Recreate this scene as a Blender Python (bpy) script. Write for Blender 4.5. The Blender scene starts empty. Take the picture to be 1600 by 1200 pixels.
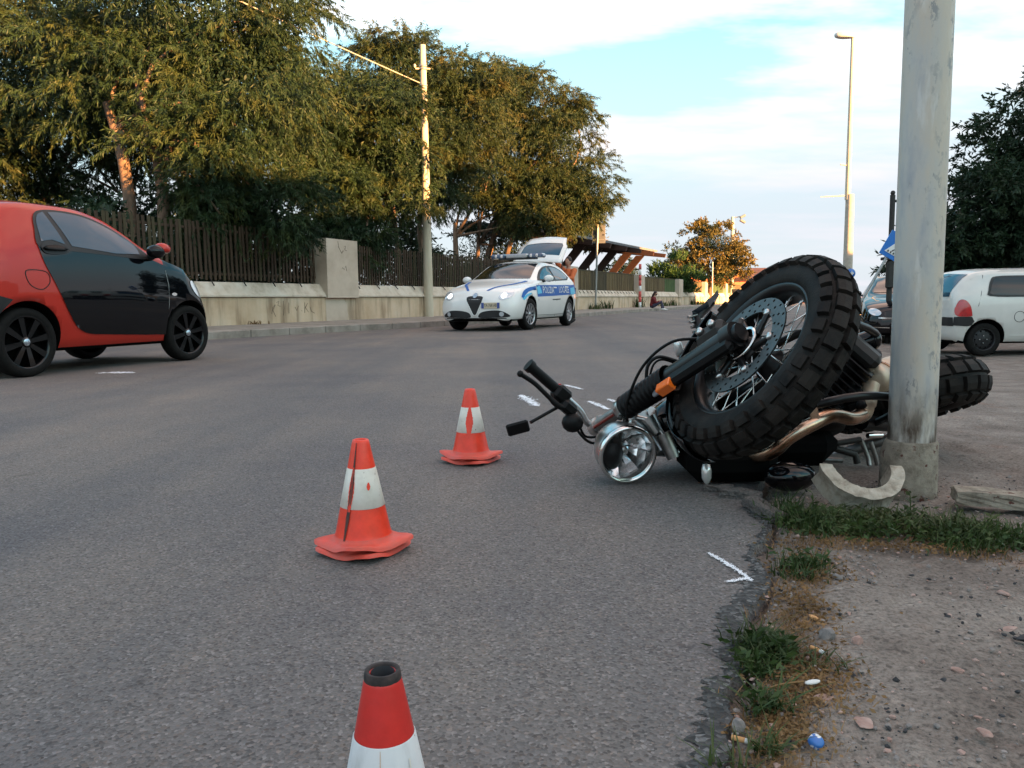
import bpy, bmesh, math, random
import numpy as np
from mathutils import Vector, Matrix
from mathutils.bvhtree import BVHTree
random.seed(7); rng = np.random.default_rng(7)
R = math.radians
sc = bpy.context.scene
COL = sc.collection

# ------------------------------------------------------------------ camera
cd = bpy.data.cameras.new('camera'); cam = bpy.data.objects.new('camera', cd); COL.objects.link(cam)
cd.sensor_width = 36; cd.lens = 27.675; cd.clip_start = .02; cd.clip_end = 3000
cam.matrix_world = Matrix.Translation((0, 0, .61)) @ Matrix.Rotation(R(90 - 6.03), 4, 'X') @ Matrix.Rotation(-.012, 4, 'Z')
sc.camera = cam

# ------------------------------------------------------------------ sky, sun, exposure
SUN_EL, SUN_AZ = 5.0, 130.0          # degrees; azimuth clockwise from +Y
w = bpy.data.worlds.new('World'); sc.world = w; w.use_nodes = True
nt = w.node_tree; nt.nodes.clear()
def N(t, **k):
    n = nt.nodes.new(t)
    for a, b in k.items(): setattr(n, a, b)
    return n
def lk(a, b): nt.links.new(a, b)
sky = N('ShaderNodeTexSky', sky_type='NISHITA', sun_disc=False, sun_elevation=R(SUN_EL), sun_rotation=R(SUN_AZ), altitude=20, air_density=1.0, dust_density=.6, ozone_density=1.6)
tc = N('ShaderNodeTexCoord')
sep = N('ShaderNodeSeparateXYZ'); lk(tc.outputs['Generated'], sep.inputs[0])
# clouds lie on a high flat layer: direction divided by its height
mx = N('ShaderNodeMath', operation='MAXIMUM'); lk(sep.outputs['Z'], mx.inputs[0]); mx.inputs[1].default_value = 0
ad = N('ShaderNodeMath', operation='ADD'); lk(mx.outputs[0], ad.inputs[0]); ad.inputs[1].default_value = .12
dv = N('ShaderNodeVectorMath', operation='DIVIDE'); lk(tc.outputs['Generated'], dv.inputs[0])
cb = N('ShaderNodeCombineXYZ'); lk(ad.outputs[0], cb.inputs[0]); lk(ad.outputs[0], cb.inputs[1]); lk(ad.outputs[0], cb.inputs[2]); lk(cb.outputs[0], dv.inputs[1])
mp = N('ShaderNodeMapping'); lk(dv.outputs[0], mp.inputs[0]); mp.inputs['Scale'].default_value = (.6, 1.1, .6); mp.inputs['Location'].default_value = (12.2, 4.3, 0)
nz = N('ShaderNodeTexNoise'); lk(mp.outputs[0], nz.inputs['Vector']); nz.inputs['Scale'].default_value = 1.15; nz.inputs['Detail'].default_value = 7; nz.inputs['Roughness'].default_value = .55
rp = N('ShaderNodeValToRGB'); lk(nz.outputs['Fac'], rp.inputs[0]); rp.color_ramp.elements[0].position = .495; rp.color_ramp.elements[1].position = .82
sc0 = N('ShaderNodeMath', operation='MULTIPLY'); lk(rp.outputs[0], sc0.inputs[0]); sc0.inputs[1].default_value = .93
tint = N('ShaderNodeMix', data_type='RGBA', blend_type='MULTIPLY'); tint.inputs[0].default_value = 1; lk(sky.outputs[0], tint.inputs[6]); tint.inputs[7].default_value = (.58, .97, .92, 1)
mixc0 = N('ShaderNodeMix', data_type='RGBA'); lk(sc0.outputs[0], mixc0.inputs[0]); lk(tint.outputs[2], mixc0.inputs[6]); mixc0.inputs[7].default_value = (5.5, 3.55, 2.7, 1)
# even haze low over the whole horizon
vz = N('ShaderNodeMapRange', interpolation_type='SMOOTHSTEP'); lk(sep.outputs['Z'], vz.inputs[0]); vz.inputs[1].default_value = .08; vz.inputs[2].default_value = .50; vz.inputs[3].default_value = .95; vz.inputs[4].default_value = .0
mixc = N('ShaderNodeMix', data_type='RGBA'); lk(vz.outputs[0], mixc.inputs[0]); lk(mixc0.outputs[2], mixc.inputs[6]); mixc.inputs[7].default_value = (.90, .95, 1.08, 1)
bg = N('ShaderNodeBackground'); lk(mixc.outputs[2], bg.inputs[0]); bg.inputs[1].default_value = .12
out = N('ShaderNodeOutputWorld'); lk(bg.outputs[0], out.inputs[0])

ld = bpy.data.lights.new('sun', 'SUN'); sun = bpy.data.objects.new('sun', ld); COL.objects.link(sun)
ld.energy = 4.2; ld.angle = R(.6); ld.color = (1, .52, .19)
sd = Vector((math.sin(R(SUN_AZ)) * math.cos(R(SUN_EL)), math.cos(R(SUN_AZ)) * math.cos(R(SUN_EL)), math.sin(R(SUN_EL))))
sun.rotation_euler = (-sd).to_track_quat('-Z', 'Y').to_euler(); sun.location = sd * 60
sc.view_settings.view_transform = 'Standard'; sc.view_settings.look = 'None'; sc.view_settings.gamma = 1
sc.view_settings.use_curve_mapping = False; sc.view_settings.exposure = 2.85
sc.cycles.max_bounces = 6; sc.cycles.transparent_max_bounces = 12; sc.cycles.use_denoising = True
sc.cycles.caustics_reflective = False; sc.cycles.caustics_refractive = False

# ------------------------------------------------------------------ materials
MT = {}
def mat(name, col, rough=.6, metal=0., var=0., vs=8., bump=0., bs=60., coat=0., col2=None, spec=.5, lo=.35, hi=.65, emit=0, det=6, stretch=None, ccoat=.03):
    m = bpy.data.materials.new(name); m.use_nodes = True; t = m.node_tree; b = t.nodes['Principled BSDF']
    b.inputs['Base Color'].default_value = (*col, 1); b.inputs['Roughness'].default_value = rough; b.inputs['Metallic'].default_value = metal
    b.inputs['Specular IOR Level'].default_value = spec
    if coat: b.inputs['Coat Weight'].default_value = coat; b.inputs['Coat Roughness'].default_value = ccoat
    if emit: b.inputs['Emission Color'].default_value = (*col, 1); b.inputs['Emission Strength'].default_value = emit
    if var or col2 or bump:
        g = t.nodes.new('ShaderNodeTexCoord'); v = g.outputs['Object']
        if stretch:
            mpn = t.nodes.new('ShaderNodeMapping'); t.links.new(v, mpn.inputs[0]); mpn.inputs['Scale'].default_value = stretch; v = mpn.outputs[0]
    if var or col2:
        n = t.nodes.new('ShaderNodeTexNoise'); n.inputs['Scale'].default_value = vs; n.inputs['Detail'].default_value = det; n.inputs['Roughness'].default_value = .62
        t.links.new(v, n.inputs['Vector'])
        r = t.nodes.new('ShaderNodeValToRGB'); t.links.new(n.outputs['Fac'], r.inputs[0])
        r.color_ramp.elements[0].position = lo; r.color_ramp.elements[1].position = hi
        c2 = col2 or tuple(min(1, c * (1 + var)) for c in col); c1 = col if col2 else tuple(c * (1 - var) for c in col)
        r.color_ramp.elements[0].color = (*c1, 1); r.color_ramp.elements[1].color = (*c2, 1)
        t.links.new(r.outputs[0], b.inputs['Base Color'])
    if bump:
        n2 = t.nodes.new('ShaderNodeTexNoise'); n2.inputs['Scale'].default_value = bs; n2.inputs['Detail'].default_value = 4
        t.links.new(v, n2.inputs['Vector'])
        bp = t.nodes.new('ShaderNodeBump'); bp.inputs['Strength'].default_value = bump; bp.inputs['Distance'].default_value = .01
        t.links.new(n2.outputs['Fac'], bp.inputs['Height']); t.links.new(bp.outputs[0], b.inputs['Normal'])
    MT[name] = m; return m

class NT:
    """small wrapper for hand-made node materials"""
    def __init__(s, name):
        s.m = bpy.data.materials.new(name); s.m.use_nodes = True; s.t = s.m.node_tree; s.b = s.t.nodes['Principled BSDF']; MT[name] = s.m
        s.pos = s.n('ShaderNodeNewGeometry').outputs['Position']
    def n(s, typ, ins=None, **k):
        x = s.t.nodes.new(typ)
        for a, b in k.items(): setattr(x, a, b)
        for a, b in (ins or {}).items():
            if hasattr(b, 'is_output'): s.t.links.new(b, x.inputs[a])
            else: x.inputs[a].default_value = b
        return x
    def noise(s, scale, det=5, rough=.6, vec=None): return s.n('ShaderNodeTexNoise', {'Vector': vec or s.pos, 'Scale': scale, 'Detail': det, 'Roughness': rough}).outputs['Fac']
    def ramp(s, f, *st):
        r = s.n('ShaderNodeValToRGB', {0: f}); e = r.color_ramp.elements
        while len(e) < len(st): e.new(.5)
        for i, (p, c) in enumerate(st): e[i].position = p; e[i].color = (*c, 1) if isinstance(c, tuple) else (c, c, c, 1)
        return r.outputs[0]
    def mix(s, f, a, b, mode='MIX'):
        x = s.n('ShaderNodeMix', data_type='RGBA', blend_type=mode)
        for i, v in ((0, f), (6, a), (7, b)):
            if hasattr(v, 'is_output'): s.t.links.new(v, x.inputs[i])
            else: x.inputs[i].default_value = (*v, 1) if isinstance(v, tuple) else v
        return x.outputs[2]
    def math(s, op, a, b=0.):
        return s.n('ShaderNodeMath', {0: a, 1: b}, operation=op).outputs[0]
    def mapping(s, rot=(0, 0, 0), scale=(1, 1, 1)): return s.n('ShaderNodeMapping', {'Vector': s.pos, 'Rotation': rot, 'Scale': scale}).outputs[0]
    def col(s, c): s.t.links.new(c, s.b.inputs['Base Color'])
    def bump(s, h, st=.4, d=.01):
        x = s.n('ShaderNodeBump', {'Height': h, 'Strength': st, 'Distance': d}); s.t.links.new(x.outputs[0], s.b.inputs['Normal'])

# asphalt: stone chips in tar, worn and dusty in lanes along the road
a = NT('asphalt'); vor = a.n('ShaderNodeTexVoronoi', {'Vector': a.pos, 'Scale': 200.}); vor2 = a.n('ShaderNodeTexVoronoi', {'Vector': a.pos, 'Scale': 60.})
sp = a.n('ShaderNodeSeparateColor', {0: vor.outputs['Color']})
chips = a.ramp(sp.outputs[0], (0, .068), (.22, .115), (.6, .145), (.88, .160), (1, .235))
warm = a.ramp(sp.outputs[1], (.0, (1.10, 1.0, .96)), (.75, (1.09, 1.0, .96)), (1, (1.18, .96, .84)))
c = a.mix(1., chips, warm, 'MULTIPLY')
lane = a.noise(1., 5, .6, a.mapping((0, 0, R(22)), (1.1, .07, 1)))
lc = a.ramp(lane, (.32, (.74, .77, .82)), (.52, (1., .98, .96)), (.70, (1.24, 1.15, 1.07)))
c = a.mix(1., c, lc, 'MULTIPLY')
pt = a.ramp(a.noise(.7, 6, .65), (.32, (.78, .80, .86)), (.52, (1, 1, .99)), (.70, (1.2, 1.14, 1.06)))
c = a.mix(1., c, pt, 'MULTIPLY')
spots = a.ramp(a.noise(7., 3, .5), (.70, 1.), (.78, .62)); c = a.mix(1., c, spots, 'MULTIPLY')
ve = a.n('ShaderNodeTexVoronoi', {'Vector': a.n('ShaderNodeVectorMath', {0: a.pos, 1: a.n('ShaderNodeTexNoise', {'Vector': a.pos, 'Scale': 3., 'Detail': 4}).outputs['Color']}, operation='ADD').outputs[0], 'Scale': .55}, feature='DISTANCE_TO_EDGE')
crk = a.ramp(ve.outputs['Distance'], (.0, .55), (.006, 1.)); crk = a.mix(a.ramp(a.noise(.35, 3), (.50, 0.), (.60, 1.)), (1., 1., 1.), crk); c = a.mix(1., c, crk, 'MULTIPLY')
oil = a.ramp(a.noise(.55, 4, .5), (.66, 1.), (.76, .74)); c = a.mix(1., c, oil, 'MULTIPLY')
a.col(c); a.b.inputs['Roughness'].default_value = .82; a.b.inputs['Specular IOR Level'].default_value = .35
a.bump(vor.outputs['Distance'], .5, .004)

# worn dark broken edge of the asphalt
a = NT('asphalt_edge'); vor = a.n('ShaderNodeTexVoronoi', {'Vector': a.pos, 'Scale': 120.}); sp = a.n('ShaderNodeSeparateColor', {0: vor.outputs['Color']})
a.col(a.ramp(sp.outputs[0], (0, .02), (.5, .045), (.85, .085), (1, .16))); a.b.inputs['Roughness'].default_value = .85; a.bump(vor.outputs['Distance'], .8, .006)

# dirt lot: grey-beige dust with pebbles, reddish brick crumbs
a = NT('dirt'); vor = a.n('ShaderNodeTexVoronoi', {'Vector': a.pos, 'Scale': 75.}); sp = a.n('ShaderNodeSeparateColor', {0: vor.outputs['Color']})
base = a.ramp(a.noise(3.2, 8, .68), (.30, (.125, .102, .088)), (.5, (.20, .17, .148)), (.68, (.27, .235, .205)))
red = a.ramp(a.noise(5.5, 6, .6), (.60, (1, 1, 1)), (.72, (1.12, .9, .82))); base = a.mix(1., base, red, 'MULTIPLY')
grit = a.ramp(a.noise(120, 4, .75), (.34, .5), (.5, 1.), (.68, 1.3)); base = a.mix(1., base, grit, 'MULTIPLY')
peb = a.ramp(sp.outputs[0], (.0, .55), (.10, .75), (.2, 1.), (.9, 1.), (1, 1.35)); pm = a.ramp(vor.outputs['Distance'], (.35, 1.), (.6, 0.))
base = a.mix(pm, base, a.mix(1., base, peb, 'MULTIPLY'))
a.col(base); a.b.inputs['Roughness'].default_value = .95; a.b.inputs['Specular IOR Level'].default_value = .2
hh = a.math('ADD', a.noise(90, 4, .7), a.math('MULTIPLY', a.noise(14, 5, .6), 1.2)); a.bump(hh, .55, .012)

a = NT('plaster_wall')   # stained render, dirt streaks run down
st = a.noise(1., 5, .6, a.mapping((0, 0, 0), (3.2, 3.2, .35)))
cc = a.ramp(a.noise(1.1, 6, .6), (.3, (.49, .35, .225)), (.5, (.61, .47, .33)), (.7, (.66, .54, .42)))
cc = a.mix(1., cc, a.ramp(st, (.36, (.52, .48, .44)), (.49, (.94, .93, .92)), (.7, (1.06, 1.04, 1.02))), 'MULTIPLY'); a.col(cc)
a.b.inputs['Roughness'].default_value = .9; a.bump(a.noise(40, 5, .6), .3, .01)
a = NT('coping_plaster')
cc = a.ramp(a.noise(2.2, 6, .65), (.3, (.38, .30, .22)), (.48, (.58, .49, .39)), (.7, (.68, .61, .52))); a.col(cc)
a.b.inputs['Roughness'].default_value = .9; a.bump(a.noise(30, 5, .6), .4, .01)
a = NT('pillar_concrete')
cc = a.ramp(a.noise(1.4, 6, .6), (.3, (.43, .34, .265)), (.5, (.54, .44, .35)), (.7, (.60, .50, .41))); a.col(cc); a.b.inputs['Roughness'].default_value = .9; a.bump(a.noise(35, 4), .3, .01)
a = NT('kerb_concrete')
cc = a.ramp(a.noise(2.5, 7, .65), (.3, (.17, .145, .12)), (.5, (.28, .245, .21)), (.7, (.35, .315, .275))); a.col(cc); a.b.inputs['Roughness'].default_value = .9; a.bump(a.noise(40, 5), .4, .01)

# near lamp post: grey galvanised steel with weathered cream paint and bare flakes
a = NT('post_paint'); stv = a.mapping((0, 0, 0), (1, 1, .28))
big = a.ramp(a.noise(9., 6, .62, stv), (.34, (.36, .37, .39)), (.46, (.50, .48, .44)), (.60, (.56, .49, .40)), (.75, (.66, .63, .57)))
fl = a.ramp(a.noise(38., 8, .7, a.mapping((0, 0, 0), (1, 1, .5))), (.53, 0.), (.56, 1.)); fl = a.math('MULTIPLY', fl, a.ramp(a.noise(7., 4, .6, a.mapping((0, 0, 0), (1.4, 1.4, .35))), (.50, 0.), (.60, 1.))); big = a.mix(a.math('MULTIPLY', fl, .8), big, (.24, .245, .25))
wh = a.ramp(a.noise(17., 5, .6, a.mapping((0, 0, 0), (1.3, 1.3, .22))), (.58, 0.), (.66, 1.)); big = a.mix(a.math('MULTIPLY', wh, .55), big, (.66, .64, .60))
zz = a.n('ShaderNodeSeparateXYZ', {0: a.pos}).outputs['Z']
rustz = a.math('MULTIPLY', a.ramp(a.math('SUBTRACT', zz, .20), (.0, 1.), (.16, 0.)), a.ramp(a.noise(13, 6, .65, stv), (.40, 0.), (.58, 1.)))
big = a.mix(rustz, big, (.075, .05, .032)); a.col(big); a.b.inputs['Roughness'].default_value = .55; a.bump(a.noise(70, 4), .15, .004)
a = NT('footing_concrete'); cc = a.ramp(a.noise(22, 7, .65), (.3, (.10, .085, .065)), (.48, (.24, .205, .16)), (.66, (.34, .30, .24)))
cc = a.mix(a.ramp(a.noise(38, 4), (.60, 0.), (.66, 1.)), cc, (.10, .035, .025)); a.col(cc); a.b.inputs['Roughness'].default_value = .92; a.bump(a.noise(60, 6, .7), .7, .008)
a = NT('broken_concrete'); cc = a.ramp(a.noise(30, 7, .65), (.3, (.22, .185, .145)), (.5, (.42, .37, .30)), (.7, (.52, .48, .41))); a.col(cc); a.b.inputs['Roughness'].default_value = .92; a.bump(a.noise(75, 6, .7), .5, .008)

def leafmat(name, c1, c2, c3, trans=.22):
    a = NT(name); f = a.noise(1.1, 3, .6); cc = a.ramp(f, (.32, c1), (.52, c2), (.70, c3))
    cc = a.mix(1., cc, a.ramp(a.noise(9., 2), (.3, .72), (.7, 1.3)), 'MULTIPLY')
    a.col(cc); a.b.inputs['Roughness'].default_value = .55; a.b.inputs['Specular IOR Level'].default_value = .3
    tr = a.n('ShaderNodeBsdfTranslucent', {'Color': cc}); mxs = a.n('ShaderNodeMixShader', {0: trans, 1: a.b.outputs[0], 2: tr.outputs[0]})
    a.t.links.new(mxs.outputs[0], a.t.nodes['Material Output'].inputs[0])
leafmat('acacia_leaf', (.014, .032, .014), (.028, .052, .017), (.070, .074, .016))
leafmat('acacia_leaf_sunlit', (.018, .036, .014), (.038, .056, .016), (.095, .080, .018))  # golden low sunlight painted into the leaf colour
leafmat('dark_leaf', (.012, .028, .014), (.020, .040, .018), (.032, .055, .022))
leafmat('low_sun_leaf', (.07, .075, .025), (.15, .115, .03), (.24, .14, .03))  # orange of the low sun put into the leaf colour
leafmat('bush_leaf', (.035, .075, .02), (.055, .11, .03), (.08, .14, .04))
leafmat('grass_blade', (.022, .042, .012), (.042, .072, .018), (.11, .11, .045), .2)
leafmat('dry_straw', (.13, .075, .03), (.22, .125, .05), (.32, .22, .11), .2)

mat('bark', (.10, .06, .04), .9, col2=(.24, .15, .10), vs=9, bump=.8, bs=30, stretch=(1, 1, .25))
mat('wood_slat', (.022, .013, .007), .85, col2=(.075, .043, .022), vs=3, bump=.3, bs=40, stretch=(3, 3, .3))
mat('wood_slat_green', (.030, .026, .012), .85, col2=(.085, .062, .028), vs=3, bump=.3, bs=40, stretch=(3, 3, .3))
mat('reed_screen', (.075, .05, .022), .9, col2=(.16, .115, .05), vs=2.5, bump=.5, bs=40, stretch=(2, 2, .3))
mat('green_net', (.035, .075, .02), .9, col2=(.075, .115, .035), vs=2.0, bump=.3, bs=40)
mat('iron_dark', (.02, .018, .016), .6, var=.3)
mat('rubber', (.005, .005, .005), .66, col2=(.022, .018, .015), vs=14, bump=.15, bs=220, spec=.15)
mat('tyre_dusty', (.006, .006, .006), .75, col2=(.012, .011, .010), vs=25, bump=.2, bs=120, spec=.15)
mat('black_plastic', (.004, .004, .0042), .46, var=.3, vs=20, bump=.08, bs=150, spec=.2)
mat('black_paint', (.004, .004, .0045), .34, spec=.35)
mat('black_gloss', (.003, .003, .004), .25, coat=.8, spec=0.)
mat('chrome', (.75, .74, .72), .12, 1., var=.06)
mat('silver_metal', (.55, .55, .54), .32, 1., var=.12, vs=25)
mat('dull_alloy', (.30, .29, .28), .42, 1., var=.2, vs=25)
mat('disc_steel', (.10, .099, .098), .45, 1., var=.15, vs=40)
mat('copper_pipe', (.34, .17, .09), .24, 1., col2=(.55, .40, .30), vs=12)
mat('heat_shield', (.40, .30, .21), .50, .55, col2=(.52, .43, .33), vs=16)
mat('frame_paint', (.30, .32, .35), .3, .6, coat=.5)
mat('orange_reflector', (.95, .17, .01), .25, coat=1.)
mat('clear_lens', (.62, .62, .60), .12, .5)
mat('fork_red', (.30, .045, .03), .3, .5, coat=.6)
mat('sky_gloss', (.035, .055, .08), .16, .2, coat=1.)  # blue of the reflected sky put into the dark gloss colour
mat('reflector_chrome', (.97, .97, .98), .20, 1.)
mat('cone_orange', (.80, .045, .014), .42, var=.12, vs=22, bump=.05, bs=60, coat=.15)
mat('cone_base', (.74, .07, .04), .55, col2=(.60, .10, .07), vs=25, bump=.1, bs=80)
mat('cone_scuff', (.035, .03, .03), .8, col2=(.16, .05, .035), vs=40)
mat('soot', (.014, .012, .012), .85, col2=(.05, .035, .032), vs=90)
mat('cone_red', (.56, .022, .016), .42, var=.14, vs=22, bump=.05, bs=60, coat=.15)
a = NT('cone_white'); cc = a.ramp(a.noise(20, 5, .6), (.3, (.58, .54, .47)), (.5, (.74, .70, .62)), (.7, (.80, .77, .70)))
cc = a.mix(a.ramp(a.noise(70, 5, .6), (.66, 0.), (.70, 1.)), cc, (.25, .18, .12)); a.col(cc); a.b.inputs['Roughness'].default_value = .5
a = NT('cone_grey_white'); cc = a.ramp(a.noise(24, 5, .6, a.mapping((0, 0, 0), (1, 1, .3))), (.3, (.40, .40, .39)), (.5, (.60, .61, .62)), (.7, (.66, .66, .66)))
cc = a.mix(a.ramp(a.noise(90, 5, .6), (.64, 0.), (.68, 1.)), cc, (.22, .15, .09)); a.col(cc); a.b.inputs['Roughness'].default_value = .5
mat('chalk', (.80, .82, .86), .95, bump=.3, bs=200)
mat('car_red', (.50, .030, .018), .4, .0, coat=.7, var=.04, vs=3, spec=.1)
mat('car_white', (.80, .78, .75), .4, coat=.7, var=.03, vs=2)
mat('van_white', (.62, .61, .57), .4, coat=.7, var=.06, vs=3)
mat('car_black', (.003, .0035, .005), .3, coat=1., spec=0.)
mat('car_trim', (.012, .012, .013), .55, var=.2, bump=.05, bs=200)
mat('car_glass', (.006, .008, .010), .04, 0, spec=.5)
mat('car_glass_sky', (.016, .070, .115), .05, 0, spec=.5)  # blue sky reflection painted into the glass base colour
mat('arch_black', (.0035, .0035, .0035), .9, spec=.08)
mat('seam', (.01, .01, .01), .8)
mat('tail_red', (.42, .012, .015), .15, coat=1., var=.2, vs=10)
mat('tail_white', (.7, .62, .6), .15, coat=1.)
mat('lamp_clear', (.62, .66, .70), .08, .35, coat=1.)
mat('lamp_bright', (1., .97, .92), .3, emit=.9)
mat('rim_dark', (.003, .003, .0035), .3, .0, coat=.4, spec=.2)
mat('rim_silver', (.42, .42, .43), .35, .9, var=.1, vs=20)
mat('rim_steel', (.03, .03, .032), .5, .6, var=.3, vs=20)
mat('hub_blue', (.50, .56, .62), .25, .9)
mat('police_blue', (.006, .105, .40), .45, spec=.25)
mat('police_cyan', (.10, .50, .75), .45, spec=.25)
mat('police_light', (.05, .09, .16), .12, coat=1.)
mat('plate_white', (.72, .71, .68), .5)
mat('plate_tan', (.62, .52, .38), .5)
mat('plate_blue', (.05, .09, .30), .5)
mat('ink', (.03, .03, .035), .7)
mat('paint_white', (.78, .78, .76), .5)
mat('sign_blue', (.012, .16, .55), .35, coat=.4)
mat('sign_grey', (.20, .20, .205), .5, .3, var=.12, vs=6)
mat('galvanised', (.34, .34, .33), .5, .5, var=.15, vs=12)
mat('pole_cream', (.50, .42, .30), .8, col2=(.62, .54, .42), vs=4, bump=.15, bs=40, stretch=(2, 2, .3))
mat('pole_grey', (.42, .37, .31), .75, var=.12, vs=5)
mat('lamp_head', (.55, .53, .50), .4, var=.05)
mat('timber_red', (.030, .011, .006), .7, col2=(.05, .017, .009), vs=5, stretch=(1, .2, 1))
mat('roof_felt', (.14, .14, .15), .85, var=.2, vs=3)
mat('house_orange', (.52, .15, .065), .85, col2=(.62, .19, .08), vs=1.2)
mat('house_cream', (.55, .50, .40), .85, var=.08, vs=2)
mat('roof_dark', (.10, .045, .04), .8, var=.25, vs=3)
mat('window_dark', (.01, .012, .014), .1, coat=.5)
mat('cloth_red', (.17, .018, .022), .85, var=.25, vs=14)
mat('cloth_jeans', (.055, .05, .085), .85, var=.25, vs=14)
mat('cloth_black', (.008, .008, .010), .85, var=.3, vs=14)
mat('cloth_orange', (.62, .14, .04), .75, var=.15, vs=14)
mat('skin', (.50, .27, .19), .55)
mat('hair', (.025, .010, .008), .6, var=.3, vs=30)
mat('shoe_white', (.70, .68, .66), .6)
mat('barrier_red', (.62, .10, .085), .6)
mat('graffiti', (.14, .10, .075), .9)
mat('stone_grey', (.16, .15, .145), .9, col2=(.30, .26, .24), vs=30, bump=.5, bs=60)
mat('stone_pink', (.30, .18, .145), .9, col2=(.42, .30, .26), vs=30, bump=.5, bs=60)
mat('stone_dark', (.03, .03, .033), .85, var=.4, vs=40, bump=.4, bs=60)
mat('old_asphalt', (.07, .062, .058), .92, col2=(.17, .145, .135), vs=120, bump=.9, bs=150)
mat('soil', (.05, .04, .025), .95, col2=(.09, .07, .04), vs=3, bump=.5, bs=12)
mat('cap_blue', (.03, .14, .42), .4, col2=(.75, .75, .75), vs=60, lo=.48, hi=.52)
mat('filter_tan', (.58, .30, .12), .8, var=.1)
mat('paper_white', (.66, .66, .64), .8)
mat('building_plaster', (.45, .40, .34), .9, var=.08, vs=1)
a = NT('headlight_cover'); tb = a.n('ShaderNodeBsdfTransparent'); gl = a.n('ShaderNodeBsdfGlossy', {'Roughness': .02}); lw = a.n('ShaderNodeFresnel', {'IOR': 1.45})
ms = a.n('ShaderNodeMixShader', {0: lw.outputs[0], 1: tb.outputs[0], 2: gl.outputs[0]}); a.t.links.new(ms.outputs[0], a.t.nodes['Material Output'].inputs[0])

# ------------------------------------------------------------------ mesh helpers
def wloc(p):
    v = Vector((0, 0, 0))
    while p is not None: v += p.location; p = p.parent
    return v
def tag(o, label=None, cat=None, group=None, kind=None):
    for k, v in (('label', label), ('category', cat), ('group', group), ('kind', kind)):
        if v: o[k] = v
    return o
def thing(name, label, cat, loc=(0, 0, 0), rz=0, group=None):
    o = bpy.data.objects.new(name, None); COL.objects.link(o); o.location = loc; o.rotation_euler = (0, 0, rz); o.empty_display_size = .2
    return tag(o, label, cat, group)
def link(name, me, parent=None):
    o = bpy.data.objects.new(name, me); COL.objects.link(o); o.parent = parent; return o
def raw(name, V, Fc, m, parent=None, smooth=False, world=False):
    me = bpy.data.meshes.new(name)
    V = np.asarray(V, dtype=np.float64).reshape(-1, 3)
    if world and parent is not None: V = V - np.array(wloc(parent))
    me.from_pydata(V.tolist(), [], Fc); me.materials.append(MT[m]); me.update()
    if smooth: me.polygons.foreach_set('use_smooth', np.ones(len(me.polygons), bool))
    return link(name, me, parent)
def basis(d):
    d = Vector(d).normalized(); a = Vector((0, 0, 1)) if abs(d.z) < .9 else Vector((1, 0, 0))
    x = a.cross(d).normalized(); return x, d.cross(x), d
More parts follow.
